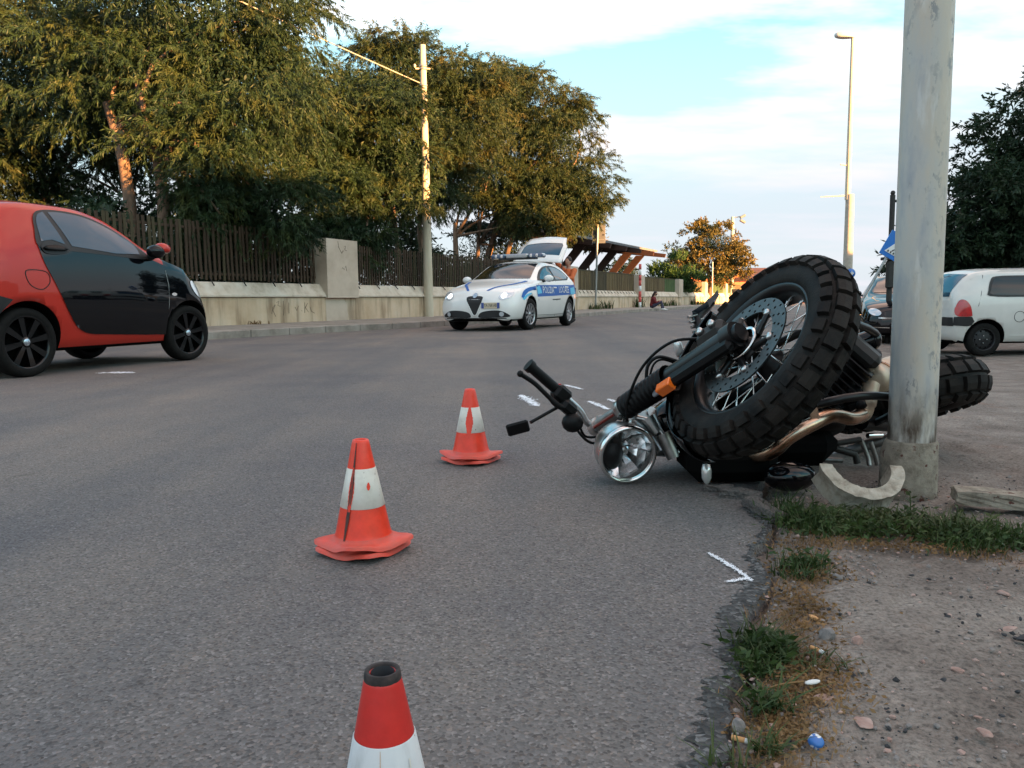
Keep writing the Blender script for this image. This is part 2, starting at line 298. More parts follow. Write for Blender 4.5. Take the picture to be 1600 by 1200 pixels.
class MB:
    def __init__(s): s.v = []; s.f = []; s.sm = []
    def add(s, V, Fc, smooth=False):
        k = len(s.v); s.v += [tuple(v) for v in V]; s.f += [tuple(i + k for i in f) for f in Fc]; s.sm += [smooth] * len(Fc); return s
    def box(s, c, d, Mx=None, bev=0.):
        c = Vector(c); x, y, z = (q / 2 for q in d)
        if bev:
            P = []; 
            for k in range(3):
                e = [x - bev, y - bev, z - bev]; e[k] += bev
                for i in (-1, 1):
                    for j in (-1, 1):
                        for l in (-1, 1): P.append(Vector((i * e[0], j * e[1], l * e[2])))
            bm = bmesh.new(); 
            for p in P: bm.verts.new(p)
            bmesh.ops.convex_hull(bm, input=bm.verts[:]); bmesh.ops.recalc_face_normals(bm, faces=bm.faces[:]); bm.verts.index_update()
            V = [v.co.copy() for v in bm.verts]; Fc = [tuple(v.index for v in f.verts) for f in bm.faces]; bm.free()
        else:
            V = [Vector((i * x, j * y, l * z)) for i in (-1, 1) for j in (-1, 1) for l in (-1, 1)]
            Fc = [(0, 1, 3, 2), (4, 6, 7, 5), (0, 4, 5, 1), (2, 3, 7, 6), (0, 2, 6, 4), (1, 5, 7, 3)]
        V = [(Mx @ p if Mx else p) + c for p in V]
        return s.add(V, Fc)
    def tube(s, path, r, n=10, caps=True, close=False):
        P = [Vector(p) for p in path]; m = len(P); rr = r if hasattr(r, '__len__') else [r] * m
        T = [(P[min(i + 1, m - 1)] - P[max(i - 1, 0)]).normalized() for i in range(m)]
        x, y, _ = basis(T[0]); V = []
        for i in range(m):
            x = (x - T[i] * x.dot(T[i])).normalized(); y = T[i].cross(x)
            V += [P[i] + (x * math.cos(2 * math.pi * k / n) + y * math.sin(2 * math.pi * k / n)) * rr[i] for k in range(n)]
        Fc = [(i * n + k, i * n + (k + 1) % n, (i + 1) * n + (k + 1) % n, (i + 1) * n + k) for i in range(m - 1) for k in range(n)]
        s.add(V, Fc, True)
        if caps: s.add(V[:n], [tuple(range(n - 1, -1, -1))]); s.add(V[-n:], [tuple(range(n))])
        return s
    def lathe(s, prof, o=(0, 0, 0), d=(0, 0, 1), n=24, smooth=True, arc=None):
        """prof: (radius, height along d)"""
        o = Vector(o); x, y, z = basis(d); V = []; full = arc is None; a0, a1 = arc or (0, 2 * math.pi); m = n if full else n + 1
        for r, h in prof: V += [o + z * h + (x * math.cos(a0 + (a1 - a0) * k / n) + y * math.sin(a0 + (a1 - a0) * k / n)) * r for k in range(m)]
        Fc = [(i * m + k, i * m + (k + 1) % m, (i + 1) * m + (k + 1) % m, (i + 1) * m + k) for i in range(len(prof) - 1) for k in range(n)]
        return s.add(V, Fc, smooth)
    def ball(s, c, r, n=12, Mx=None):
        r = r if hasattr(r, '__len__') else (r, r, r); c = Vector(c); V = []; h = n // 2
        for i in range(h + 1):
            t = math.pi * i / h
            for k in range(n):
                p = 2 * math.pi * k / n; q = Vector((r[0] * math.sin(t) * math.cos(p), r[1] * math.sin(t) * math.sin(p), r[2] * math.cos(t))); V.append((Mx @ q if Mx else q) + c)
        return s.add(V, [(i * n + k, (i + 1) * n + k, (i + 1) * n + (k + 1) % n, i * n + (k + 1) % n) for i in range(h) for k in range(n)], True)
    def prism(s, poly, h0, h1, Mx):
        """2D polygon extruded along local z from h0 to h1, placed by Mx"""
        n = len(poly); V = [Mx @ Vector((a, b, h)) for h in (h0, h1) for a, b in poly]
        return s.add(V, [tuple(range(n - 1, -1, -1)), tuple(range(n, 2 * n))] + [(k, (k + 1) % n, n + (k + 1) % n, n + k) for k in range(n)])
    def build(s, name, m, parent=None, world=False):
        me = bpy.data.meshes.new(name); off = wloc(parent) if world and parent else Vector((0, 0, 0))
        me.from_pydata([tuple(Vector(v) - off) for v in s.v], [], s.f); me.materials.append(MT[m]); me.update()
        me.polygons.foreach_set('use_smooth', np.array(s.sm, bool)); return link(name, me, parent)
def frame(o, x, y, z):
    return Matrix(((x[0], y[0], z[0], o[0]), (x[1], y[1], z[1], o[1]), (x[2], y[2], z[2], o[2]), (0, 0, 0, 1)))
def cat_rom(P, n=6, closed=False):
    P = [np.array(p, float) for p in P]; m = len(P); o = []
    for i in range(m if closed else m - 1):
        g = (lambda j: P[j % m]) if closed else (lambda j: P[min(max(j, 0), m - 1)])
        a, b, c, d = g(i - 1), g(i), g(i + 1), g(i + 2)
        for k in range(n):
            t = k / n; o.append(tuple(.5 * (2 * b + (c - a) * t + (2 * a - 5 * b + 4 * c - d) * t * t + (3 * b - a - 3 * c + d) * t ** 3)))
    if not closed: o.append(tuple(P[-1]))
    return o
def text_mesh(s, size, font=None):
    cu = bpy.data.curves.new('t', 'FONT'); cu.body = s; cu.size = size; cu.align_x = 'CENTER'; cu.align_y = 'CENTER'; cu.resolution_u = 2
    o = bpy.data.objects.new('t', cu); COL.objects.link(o); bpy.context.view_layer.update()
    me = bpy.data.meshes.new_from_object(o.evaluated_get(bpy.context.evaluated_depsgraph_get())); bpy.data.objects.remove(o); bpy.data.curves.remove(cu); return me

# ------------------------------------------------------------------ the place: road frame and ground
A = R(22)
def rw(s, l): return np.array([s * math.sin(A) - l * math.cos(A), s * math.cos(A) + l * math.sin(A)])
KERB = [(-40, 11.2), (5, 10.4), (10.9, 10.0), (13.6, 9.7), (17, 9.0), (22, 8.6), (28.7, 8.45), (38.7, 8.5), (75, 7.2), (190, 3.0)]
EDGE = [(-14, -60), (.05, .4), (.249, .97), (.309, 1.114), (.368, 1.257), (.43, 1.411), (.539, 1.661), (.579, 1.811), (.668, 2.016), (.70, 2.203), (.74, 2.31), (.78, 2.45), (1.4, 4), (3.0, 8), (5.45, 14), (9.5, 24), (20, 50), (43, 107), (74, 184)]
def ss(a, b, v): t = np.clip((v - a) / (b - a), 0, 1); return t * t * (3 - 2 * t)
def gz(x, y):
    e = x - (.25 + (y - 1) * .40)
    return -.37 * ss(-.1, 1.5, e) * ss(3.5, 10.5, y)
def road():
    k = np.array([rw(s, l) for s, l in cat_rom(KERB, 5)]); e = np.array(EDGE)
    e2 = e.copy(); ln = np.r_[0, np.cumsum(np.linalg.norm(np.diff(e, axis=0), axis=1))]
    # the broken edge: ragged near the viewer
    nn = 700; yy = np.concatenate([np.linspace(-60, .4, 10)[:-1], np.linspace(.4, 4, 420), np.linspace(4, 184, 120)[1:]])
    ex = np.interp(yy, e[:, 1], e[:, 0]); j = rng.normal(size=len(yy)); j = np.convolve(j, np.ones(5) / 5, 'same') * .007; j2 = np.convolve(rng.normal(size=len(yy)), np.ones(25) / 25, 'same') * .06
    ex = ex + (j + j2) * ((yy > .4) & (yy < 8)); kx = np.interp(yy, k[:, 1], k[:, 0]) - .05
    V = []; F_ = []; m = 9
    for i in range(len(yy)):
        for q in range(m): t = q / (m - 1); V.append((kx[i] + (ex[i] - kx[i]) * t, yy[i], 0.))
        V.append((ex[i] + .012, yy[i], -.04))
    m += 1
    for i in range(len(yy) - 1):
        for q in range(m - 1): F_.append((i * m + q, i * m + q + 1, (i + 1) * m + q + 1, (i + 1) * m + q))
    o = raw('road', V, F_, 'asphalt'); o['kind'] = 'structure'
    # dark crumbled fringe, 4 mm above the road sheet
    V = []; F_ = []; ii = [i for i in range(len(yy)) if .45 < yy[i] < 2.35]
    for n_, i in enumerate(ii):
        wd = .014 + .010 * math.sin(yy[i] * 9) + .022 * rng.random() ** 2 + (.022 if yy[i] < 1.7 else 0)
        V += [(ex[i] - wd, yy[i], .0015), (ex[i] - wd * .5, yy[i], .004), (ex[i] + .004, yy[i], .002)]
        if n_: F_ += [(3 * n_ - 3, 3 * n_ - 2, 3 * n_ + 1, 3 * n_), (3 * n_ - 2, 3 * n_ - 1, 3 * n_ + 2, 3 * n_ + 1)]
    raw('worn_edge', V, F_, 'asphalt_edge', o)
    return o
ROAD = road()
def ground():
    def axis(a, fine0, fine1, st, b):
        x = list(np.arange(fine0, fine1, st)); d = st; v = fine1
        while v < b: x.append(v); d *= 1.16; v += d
        x.append(b); d = st; v = fine0 - st; lo = []
        while v > a: lo.append(v); d *= 1.16; v -= d
        return np.array([a] + lo[::-1] + x)
    X = axis(-900, .15, 1.9, .012, 900); Y = axis(-300, .75, 2.6, .014, 2500); xx, yy = np.meshgrid(X, Y)
    z = gz(xx, yy) - .008
    def vn(sc, seed):
        r = np.random.default_rng(seed).random((64, 64)); u, v = xx * sc, yy * sc; i, j = np.floor(u).astype(int), np.floor(v).astype(int); a, b = u - i, v - j
        a = a * a * (3 - 2 * a); b = b * b * (3 - 2 * b); g = lambda p, q: r[p % 64, q % 64]
        return (g(i, j) * (1 - a) + g(i + 1, j) * a) * (1 - b) + (g(i, j + 1) * (1 - a) + g(i + 1, j + 1) * a) * b
    near = ((xx > -1) & (xx < 14) & (yy > -1) & (yy < 25))
    ed = np.interp(yy, [p[1] for p in EDGE], [p[0] for p in EDGE]); off = ss(0., .25, xx - ed)
    z += near * off * ((vn(3, 1) - .5) * .03 + (vn(9, 2) - .5) * .014 + (vn(28, 3) - .5) * .008 + (vn(60, 4) - .5) * .004)
    lim = np.where(xx < ed + .03, -.03, 9); z = np.minimum(z, lim)
    n, m = len(Y), len(X); V = np.stack([xx.ravel(), yy.ravel(), z.ravel()], 1); idx = np.arange(n * m).reshape(n, m)
    F_ = np.stack([idx[:-1, :-1].ravel(), idx[:-1, 1:].ravel(), idx[1:, 1:].ravel(), idx[1:, :-1].ravel()], 1)
    me = bpy.data.meshes.new('ground'); me.from_pydata(V, [], F_); me.materials.append(MT['dirt']); me.update(); me.polygons.foreach_set('use_smooth', np.ones(len(me.polygons), bool))
    o = link('ground', me); o['kind'] = 'structure'
ground()

# sidewalk with kerb stones
def wl(s): return 12.0 - (s - 8) * (1.4 / 32)            # offset of the garden wall from the road line
WA = math.atan2(*(rw(40, wl(40)) - rw(8, wl(8))))         # wall heading (from +Y towards +X)
def sidewalk():
    k = [(s, l) for s, l in cat_rom(KERB, 6) if s < 150]
    V = []; F_ = []
    for i, (s, l) in enumerate(k):
        lw_ = wl(s) + .3
        for t, z in ((.14, .125), (.14 + (lw_ - l - .14) * .5, .15), (lw_ - l, .175)):
            p = rw(s, l + t); V.append((p[0], p[1], z))
        if i: a = 3 * i; F_ += [(a - 3, a - 2, a + 1, a), (a - 2, a - 1, a + 2, a + 1)]
    o = raw('sidewalk', V, F_, 'kerb_concrete'); o['kind'] = 'structure'
    base = MB().box((0, 0, .0), (.15, .985, .24), bev=.012); me = None
    pts = np.array([rw(s, l) for s, l in cat_rom(KERB, 40)]); d = np.r_[0, np.cumsum(np.linalg.norm(np.diff(pts, axis=0), axis=1))]
    q = 46.
    while q < 112:
        p = [np.interp(v, d, pts[:, 0]) for v in (q, q + 1)]; r = [np.interp(v, d, pts[:, 1]) for v in (q, q + 1)]
        if me is None: ob = base.build('kerb_stone', 'kerb_concrete', o); me = ob.data
        else: ob = link('kerb_stone', me, o)
        ob.location = ((p[0] + p[1]) / 2 - .07, (r[0] + r[1]) / 2 + .03, .018 + random.uniform(-.004, .004)); ob.rotation_euler = (0, random.uniform(-.01, .01), -math.atan2(p[1] - p[0], r[1] - r[0])); q += 1
sidewalk()
# garden soil behind the wall
V = []; 
for s in (-30, 20, 60, 150): 
    for t in (.2, 60): p = rw(s, wl(s) + t); V.append((p[0], p[1], .12))
o = raw('garden_ground', V, [(0, 2, 3, 1), (2, 4, 5, 3), (4, 6, 7, 5)], 'soil'); o['kind'] = 'structure'

# ------------------------------------------------------------------ garden wall, fences
WD = np.array([math.sin(WA), math.cos(WA)]); WN = np.array([-math.cos(WA), math.sin(WA)])   # along, towards garden
W0 = rw(8, wl(8))
def wp(s, t, z): p = W0 + WD * (s - 8) + WN * t; return (p[0], p[1], z)
def wprism(b, prof, s0, s1):
    n = len(prof); V = [wp(s0, t, z) for t, z in prof] + [wp(s1, t, z) for t, z in prof]
    return b.add(V, [tuple(range(n)), tuple(range(2 * n - 1, n - 1, -1))] + [(k, n + k, n + (k + 1) % n, (k + 1) % n) for k in range(n)])
PILL = [(16.5, 17.75, 2.2), (33.6, 34.8, 2.12), (45.2, 46.5, 2.0), (55.7, 56.9, 1.98), (65.2, 66.2, 1.95), (75.2, 76.1, 1.95), (86, 87, 1.95), (98, 99, 1.95)]
wallT = thing('garden_wall', 'long low plastered garden wall with concrete pillars along the far sidewalk', 'wall', wp(17, 0, 0))
s0 = -14
for i, (a0, a1, h) in enumerate(PILL):
    wprism(MB(), [(0, -.05), (0, .745), (.30, .745), (.30, -.05)], s0 - .0, a1 if 0 else a0 + .0).build('wall_base', 'plaster_wall', wallT, True)
    b = MB(); n = int((a0 - s0) / 2.5) + 1
    wprism(b, [(-.05, .765), (-.05, .80), (.13, 1.06), (.16, 1.08), (.30, 1.08), (.30, .745), (.03, .745), (.03, .765)], s0, a0).build('coping', 'coping_plaster', wallT, True)
    b = MB(); wprism(b, [(.008, -.05), (.008, .735), (.36, .735), (.36, -.05)], a0, a1); b.build('pillar_base', 'plaster_wall', wallT, True)
    b = MB(); wprism(b, [(-.10, .74), (-.10, h), (.36, h), (.36, .74)], a0 - .02, a1 + .02); b.build('pillar', 'pillar_concrete', wallT, True)
    s0 = a1
# scratched writing on the wall and on the pillar: strokes a few mm proud of the plaster
def strokes(name, L, s0, z0, k, t, r):
    b = MB()
    for st in L: b.tube([wp(s0 + x * k, t, z0 + y * k) for x, y in st], r, 4)
    return b.build(name, 'graffiti', wallT, True)
strokes('scribble', [[(0, 0), (.1, .35), (.3, .5), (.1, .2), (.3, -.15)], [(.42, .6), (.6, .7), (.5, .45), (.7, .4)], [(.95, .7), (1.0, .3), (.92, -.1)], [(1.4, .6), (1.38, 0)], [(1.9, .35), (2.05, .15), (2.2, .4)], [(2.45, .15), (2.5, .12)], [(2.75, .6), (2.72, .0), (2.76, .3), (3.0, .55), (2.8, .3), (3.05, .05)], [(3.2, .35), (3.3, .1), (3.6, -.02)]], 14.55, .38, .42, -.002, .006)
strokes('scribble', [[(.5, 1.0), (.55, .7), (.8, .4), (.86, .55)], [(.8, .42), (.95, .55)], [(1.0, .75), (1.15, .8), (1.05, .6), (1.2, .55)], [(.8, -.3), (.95, -.4), (1.1, -.2), (1.15, -.45)]], 16.7, 1.65, .5, -.102, .005)
# weather stains and repair patch shapes on the wall base
def patch(name, poly, t, m):
    return raw(name, [wp(s, t, z) for s, z in poly], [tuple(range(len(poly)))], m, wallT, world=True)
patch('render_patch', [(16.52, .02), (17.3, .02), (17.42, .3), (17.35, .6), (17.25, .72), (16.52, .72)], .004, 'pillar_concrete')

slat_me = {}
def fence(s0, s1, pitch, z0, z1, mats, label, jit=.02, w_=.055):
    t = thing('wooden_fence', label, 'fence', wp((s0 + s1) / 2, .2, 1.08), 0, 'slatted fence bays on the garden wall')
    for z in (z0 + .10, z1 - .16):
        b = MB(); wprism(b, [(.235, z), (.235, z + .05), (.275, z + .05), (.275, z)], s0, s1); b.build('rail', 'wood_slat', t, True)
    L = Vector(t.location); s = s0 + .04
    while s < s1 - .03:
        m = random.choice(mats); ky = (m, round(z1 - z0, 1))
        if ky not in slat_me: ob = MB().box((0, 0, (z1 - z0) / 2), (w_, .022, z1 - z0)).build('slat', m, t); slat_me[ky] = ob.data
        else: ob = link('slat', slat_me[ky], t)
        ob.location = Vector(wp(s, .222, z0 + random.uniform(-.015, .015))) - L
        ob.rotation_euler = (random.uniform(-.01, .01), random.uniform(-jit, jit), math.pi / 2 - WA + random.uniform(-.06, .06)); s += pitch * random.uniform(.92, 1.08)
    s = s0 + .25
    while s < s1:   # iron stays standing out over the coping
        b = MB(); b.tube([wp(s, .20, z0 + .06), wp(s - .10, -.02, z0 - .12)], .014, 5); b.build('stay', 'iron_dark', t, True); s += .92
fence(3.5, 16.45, .125, 1.12, 2.30, ['wood_slat', 'wood_slat', 'wood_slat_green'], 'dark vertical slat fence on wall behind the red car, hung with foliage', .03, .06)
fence(17.8, 33.55, .118, 1.10, 2.13, ['wood_slat', 'wood_slat_green', 'wood_slat'], 'brown vertical slat fence on wall between tall pillar and police car')
def screen(s0, s1, z1, label, parts):
    t = thing('reed_screen', label, 'fence', wp((s0 + s1) / 2, .2, 1.08), 0, 'reed screen bays on the garden wall')
    n = len(parts); ds = (s1 - s0) / n
    for i, m in enumerate(parts):
        b = MB(); a = s0 + ds * i; k = int(ds / .09)
        for j in range(k):
            q = a + ds * j / k; b.box(wp(q + .04, .2 + random.uniform(-.008, .008), (1.02 + z1) / 2), (.072, .03, z1 - 1.02 + random.uniform(-.03, .02)), Matrix.Rotation(math.pi / 2 - WA, 3, 'Z'))
        b.build('screen_panel', m, t, True)
    b = MB(); wprism(b, [(.17, z1 - .02), (.17, z1 + .03), (.24, z1 + .03), (.24, z1 - .02)], s0, s1); b.build('top_rail', 'wood_slat_green', t, True)
    if s0 < 40:
        b = MB(); q = s0 + .2
        while q < s1: b.tube([wp(q, .18, 1.10), wp(q - .12, .0, .93)], .016, 4); q += .55
        b.build('stay_row', 'iron_dark', t, True)['kind'] = 'stuff'
screen(34.8, 45.15, 2.02, 'brown reed screen bay on wall behind the square sign post', ['reed_screen', 'wood_slat_green', 'reed_screen', 'reed_screen'])
screen(46.5, 55.65, 1.95, 'reed screen bay with green net corner behind the sitting person', ['reed_screen', 'reed_screen', 'green_net'])
screen(56.9, 65.15, 1.92, 'short reed screen bay with conifer branches hanging over it', ['green_net', 'reed_screen', 'reed_screen'])
screen(66.2, 75.15, 1.92, 'green net screen bay next to the thin grey post', ['green_net', 'green_net'])
screen(76.1, 86, 1.92, 'farthest green net screen bay before the orange house', ['green_net', 'reed_screen'])

# ------------------------------------------------------------------ poles and signs
def pole(b, x, y, z0, z1, r0, r1, n=14, dx=0, dy=0): return b.tube([(x + dx * i / 6, y + dy * i / 6, z0 + (z1 - z0) * i / 6) for i in range(7)], [r0 + (r1 - r0) * i / 6 for i in range(7)], n)
t = thing('utility_pole', 'tall tapering cream concrete utility pole on sidewalk before the slat fence', 'pole', (-2.5, 24, .15))
pole(MB(), -2.5, 24, .1, 8.1, .15, .085).build('pole_shaft', 'pole_cream', t, True)
b = MB()
for z in (7.42, 7.50, 6.95): b.lathe([(.105, -.03), (.112, -.03), (.112, .03), (.105, .03)], (-2.5, 24, z), n=14)
b.build('clamp_band', 'galvanised', t, True)
MB().tube([(-2.72, 23.95, 7.42), (-2.3, 24.05, 7.44)], .025, 6).build('cross_arm', 'pole_cream', t, True)
b = MB(); b.ball((-2.74, 23.95, 7.50), (.04, .04, .06), 8); b.build('insulator', 'pole_cream', t, True)
p0 = Vector((-2.6, 23.9, 7.0)); p1 = Vector((-17, -1, 9.0)); c = []
for i in range(25): u_ = i / 24; c.append(p0.lerp(p1, u_) - Vector((0, 0, .55 * 4 * u_ * (1 - u_) * .5)))
ob = MB().tube(c, .016, 5).build('overhead_cable', 'pole_grey'); tag(ob, 'twisted overhead cable running from the utility pole to upper left trees', 'cable')

t = thing('sign_post', 'thin grey post with back of a square grey traffic sign before reed screen', 'sign', (4.05, 38, .2))
pole(MB(), 4.05, 38, .15, 4.2, .05, .045, 10, .12).build('post', 'galvanised', t, True)
Mz = Matrix.Rotation(-.25, 3, 'Z')
MB().box((4.22, 38.06, 3.72), (.62, .02, .86), Mz, bev=.004).build('sign_panel', 'sign_grey', t, True)
b = MB()
for z in (3.45, 3.95): b.box((4.2, 38.03, z), (.5, .03, .04), Mz)
b.build('bracket', 'galvanised', t, True); MB().box((4.43, 38.0, 3.68), (.11, .01, .07), Mz).build('sticker', 'ink', t, True)

t = thing('marker_post', 'faded red and white striped post standing before the garden wall', 'post', (7.17, 44, .2))
b = MB(); w_ = MB()
for i in range(8): (b if i % 3 else w_).lathe([(.0, 0), (.075, 0), (.075, .3), (0, .3)], (7.17, 44, .15 + i * .3), n=12)
b.build('red_band', 'barrier_red', t, True); w_.build('white_band', 'paint_white', t, True)

t = thing('thin_post', 'thin grey sign post by the far green screen bays', 'post', (15.75, 62, .2))
pole(MB(), 15.75, 62, .1, 3.4, .055, .05, 10).build('post', 'galvanised', t, True); MB().ball((15.75, 62, 3.42), .06, 8).build('cap', 'galvanised', t, True)
t = thing('far_light_pole', 'distant orange lit floodlight pole behind the golden tree', 'lamp post', (20.87, 75, 0))
pole(MB(), 20.87, 75, 0, 8.2, .19, .16, 12).build('shaft', 'house_cream', t, True)
MB().tube([(20.87, 75, 8.1), (21.9, 74.8, 8.25)], .05, 6).build('arm', 'galvanised', t, True)
for dz in (-.25, .2): MB().box((21.75, 74.8, 8.0 + dz), (.55, .3, .22), Matrix.Rotation(.5 if dz < 0 else -.5, 3, 'Y'), bev=.04).build('floodlight', 'sign_grey', t, True)

k_ = 50 / 34.
def far_(b): b.v = [(v[0] * k_, v[1] * k_, (v[2] - .61) * k_ + .61) for v in b.v]; return b
t = thing('street_light', 'tall slender street light with cobra head, left of the near post', 'lamp post', (14.4 * k_, 34 * k_, 0))
far_(pole(MB(), 14.42, 34, -.4, 4.92, .21, .17, 16)).build('lower_shaft', 'pole_grey', t, True)
far_(pole(MB(), 14.32, 34, 4.7, 11.3, .115, .065, 12)).build('upper_shaft', 'pole_cream', t, True)
b = MB(); b.ball((0, 0, 0), (.44, .18, .19), 16, Matrix.Rotation(.14, 3, 'Y')); b.v = [(v[0] + 13.98, v[1] + 34, max(v[2], -.06) + 11.36) for v in b.v]; far_(b).build('lamp_head', 'lamp_head', t, True)
far_(MB().tube([(14.3, 34, 4.88), (13.15, 33.95, 4.83)], [.035, .02], 6)).build('cross_bar', 'pole_cream', t, True)
far_(MB().tube([(14.3, 34, 6.12), (13.95, 33.95, 6.16)], .03, 6)).build('cross_bar', 'pole_cream', t, True)

t = thing('direction_sign', 'round blue sign with white right arrow beside the street light', 'sign', (12.84, 30, -.2))
pole(MB(), 12.84, 30.05, -.4, 1.7, .03, .03, 8).build('post', 'galvanised', t, True)
MB().lathe([(0, 0), (.18, 0), (.18, .02), (0, .02)], (12.84, 30.0, 1.49), (0, -1, 0), 24).build('sign_disc', 'sign_blue', t, True)
MB().prism([(-.11, -.03), (.02, -.03), (.02, -.09), (.12, 0), (.02, .09), (.02, .03), (-.11, .03)], 0, .012, frame((12.84, 29.978, 1.49), (1, 0, 0), (0, 0, 1), (0, -1, 0))).build('arrow', 'paint_white', t, True)

t = thing('crossing_sign', 'blue pedestrian crossing sign on a leaning grey post behind the motorcycle', 'sign', (5.33, 13.02, -.25))
MB().tube([(5.30, 13.03, -.32), (6.30, 13.03, 1.50)], .024, 8).build('post', 'galvanised', t, True)
lx = Vector((.87, -.0, -.49)).normalized(); ly = Vector((.49, 0, .87)).normalized(); fz = Vector((0, -1, 0)); c0 = Vector((6.30, 13.0, 1.40))
MB().prism([(-.21, -.21), (.21, -.21), (.21, .21), (-.21, .21)], 0, .012, frame(c0, lx, ly, fz)).build('sign_panel', 'sign_blue', t, True)
MB().prism([(-.155, -.14), (.155, -.14), (0, .15)], .014, .02, frame(c0, lx, ly, fz)).build('white_triangle', 'paint_white', t, True)
b = MB(); Fm = frame(c0, lx, ly, fz)
for pts in ([(-.01, .03), (.0, -.03), (-.045, -.09)], [(.0, -.03), (.045, -.09)], [(-.045, .0), (.0, .02), (.04, -.01)]):
    b.tube([Fm @ Vector((x, y, .022)) for x, y in pts], .010, 5)
b.ball(Fm @ Vector((-.005, .055, .022)), .016, 8); b.build('walking_figure', 'ink', t, True)
b = MB()
for x in (-.10, -.05, .0, .05, .10): b.prism([(x - .016, -.13), (x + .012, -.13), (x + .006, -.098), (x - .012, -.098)], .021, .024, Fm)
b.build('stripe', 'ink', t, True)

t = thing('dark_post', 'dark slim metal post half hidden behind the near lamp post', 'post', (7.64, 16, -.37))
pole(MB(), 7.64, 16, -.4, 2.62, .055, .05, 10).build('post', 'iron_dark', t, True)
MB().ball((7.64, 16, 2.66), .05, 8).build('knob', 'iron_dark', t, True); MB().tube([(7.64, 16, 2.5), (8.2, 16, 2.5)], .03, 6).build('arm', 'iron_dark', t, True)
MB().box((7.62, 15.95, 1.05), (.14, .12, .55), bev=.02).build('box', 'iron_dark', t, True); MB().box((7.58, 15.95, 1.36), (.26, .16, .06), bev=.01).build('lid', 'iron_dark', t, True)

# ------------------------------------------------------------------ timber shelter behind the wall
ea, eb = Vector((3.07, 42, 4.0)), Vector((10.7, 58, 4.0)); ed = (eb - ea).normalized(); back = Vector((-ed.y, ed.x, 0)).normalized()
ea = ea - ed * 1.5
t = thing('timber_shelter', 'open timber shelter with flat dark roof and slanting glulam beams behind wall', 'shelter', (ea + back * 3).to_tuple()[:2] + (.1,))
L = (eb - ea).length
def sp3(a_, b_, z): return ea + ed * a_ + back * b_ + Vector((0, 0, z))
b = MB(); b.add([sp3(0, 0, 0), sp3(L, 0, 0), sp3(L, 6, .9), sp3(0, 6, .9), sp3(0, 0, .14), sp3(L, 0, .14), sp3(L, 6, 1.04), sp3(0, 6, 1.04)], [(0, 3, 2, 1), (4, 5, 6, 7), (0, 1, 5, 4), (1, 2, 6, 5), (2, 3, 7, 6), (3, 0, 4, 7)]).build('roof', 'roof_felt', t, True)
for i in range(7):
    a_ = .3 + i * (L - .6) / 6; hw = ed * .11
    def slab(P, nm):
        V = [p + hw for p in P] + [p - hw for p in P]; n = len(P)
        MB().add(V, [tuple(range(n)), tuple(range(2 * n - 1, n - 1, -1))] + [(k, n + k, n + (k + 1) % n, (k + 1) % n) for k in range(n)]).build(nm, 'timber_red', t, True)
    slab([sp3(a_, -.7, -.16), sp3(a_, -.62, -.42), sp3(a_, 5.8, .34), sp3(a_, 5.8, .84)], 'beam')
    slab([sp3(a_, .9, -.24), sp3(a_, 1.5, -.20), sp3(a_, 4.6, -3.9), sp3(a_, 4.1, -3.9)], 'strut')
for b_ in (1.4, 3., 4.6):
    MB().tube([sp3(0, b_, b_ * .15 - .1), sp3(L, b_, b_ * .15 - .1)], .09, 4).build('purlin', 'timber_red', t, True)

# ------------------------------------------------------------------ far houses
t = thing('orange_house', 'low sunlit orange house with dark red roof at the far road end', 'house', (27, 88, 0))
MB().box((22, 90, 1.5), (9, 7, 3.1)).build('wall', 'house_orange', t, True)
MB().box((30.8, 88.6, 1.3), (8.2, 6, 2.6)).build('wing', 'house_orange', t, True)
b = MB(); b.add([(25.6, 84.6, 2.62), (36, 84.6, 2.62), (36, 92, 2.62), (25.6, 92, 2.62), (26.4, 87.6, 3.9), (35.2, 87.6, 3.9)], [(0, 1, 5, 4), (1, 2, 5), (2, 3, 4, 5), (3, 0, 4), (0, 3, 2, 1)]).build('roof', 'roof_dark', t, True)
MB().box((28.0, 85.5, 1.5), (1.5, .2, 1.9)).build('door', 'window_dark', t, True); MB().box((30.5, 85.52, 1.4), (2.2, .2, 2.0)).build('panel', 'house_cream', t, True)
MB().box((20.5, 86.4, 1.6), (1.2, .2, 1.2)).build('window', 'window_dark', t, True); MB().box((23.4, 86.4, 1.6), (1.2, .2, 1.2)).build('window', 'window_dark', t, True)
# unseen plain blocks, added and sized on the sun side to shade the street
sx, sy = math.sin(R(SUN_AZ)), math.cos(R(SUN_AZ)); hx, hy = -sy, sx                     # towards the sun, along the shade blocks
def shade_block(name, label, t0, t1, h, d0, d1):
    c_ = [((d0 + d1) / 2) * sx + ((t0 + t1) / 2) * hx, ((d0 + d1) / 2) * sy + ((t0 + t1) / 2) * hy]; t = thing(name, label, 'house', (c_[0], c_[1], 0), math.atan2(hy, hx))
    MB().box((0, 0, h / 2), (t1 - t0, d1 - d0, h)).build('wall', 'building_plaster', t)
    for i in range(int((t1 - t0) / 5)):
        z = 1.9
        while z < h - .8: MB().box((-(t1 - t0) / 2 + 2.5 + i * 5, (d1 - d0) / 2 + .02, z), (1.2, .1, 1.5)).build('window', 'window_dark', t); z += 2.8
shade_block('street_shade_block', 'long plain plaster block out of the picture, added to shade the street', -46, 56, 7.2, 28, 36)
shade_block('tall_shade_block', 'tall plain plaster block out of the picture, added to shade the shelter', 33, 47, 10.0, 36.5, 44)
shade_block('tall_shade_block', 'tall plain plaster block out of the picture, added to shade the evergreens', 18, 26, 9.9, 36.5, 44)

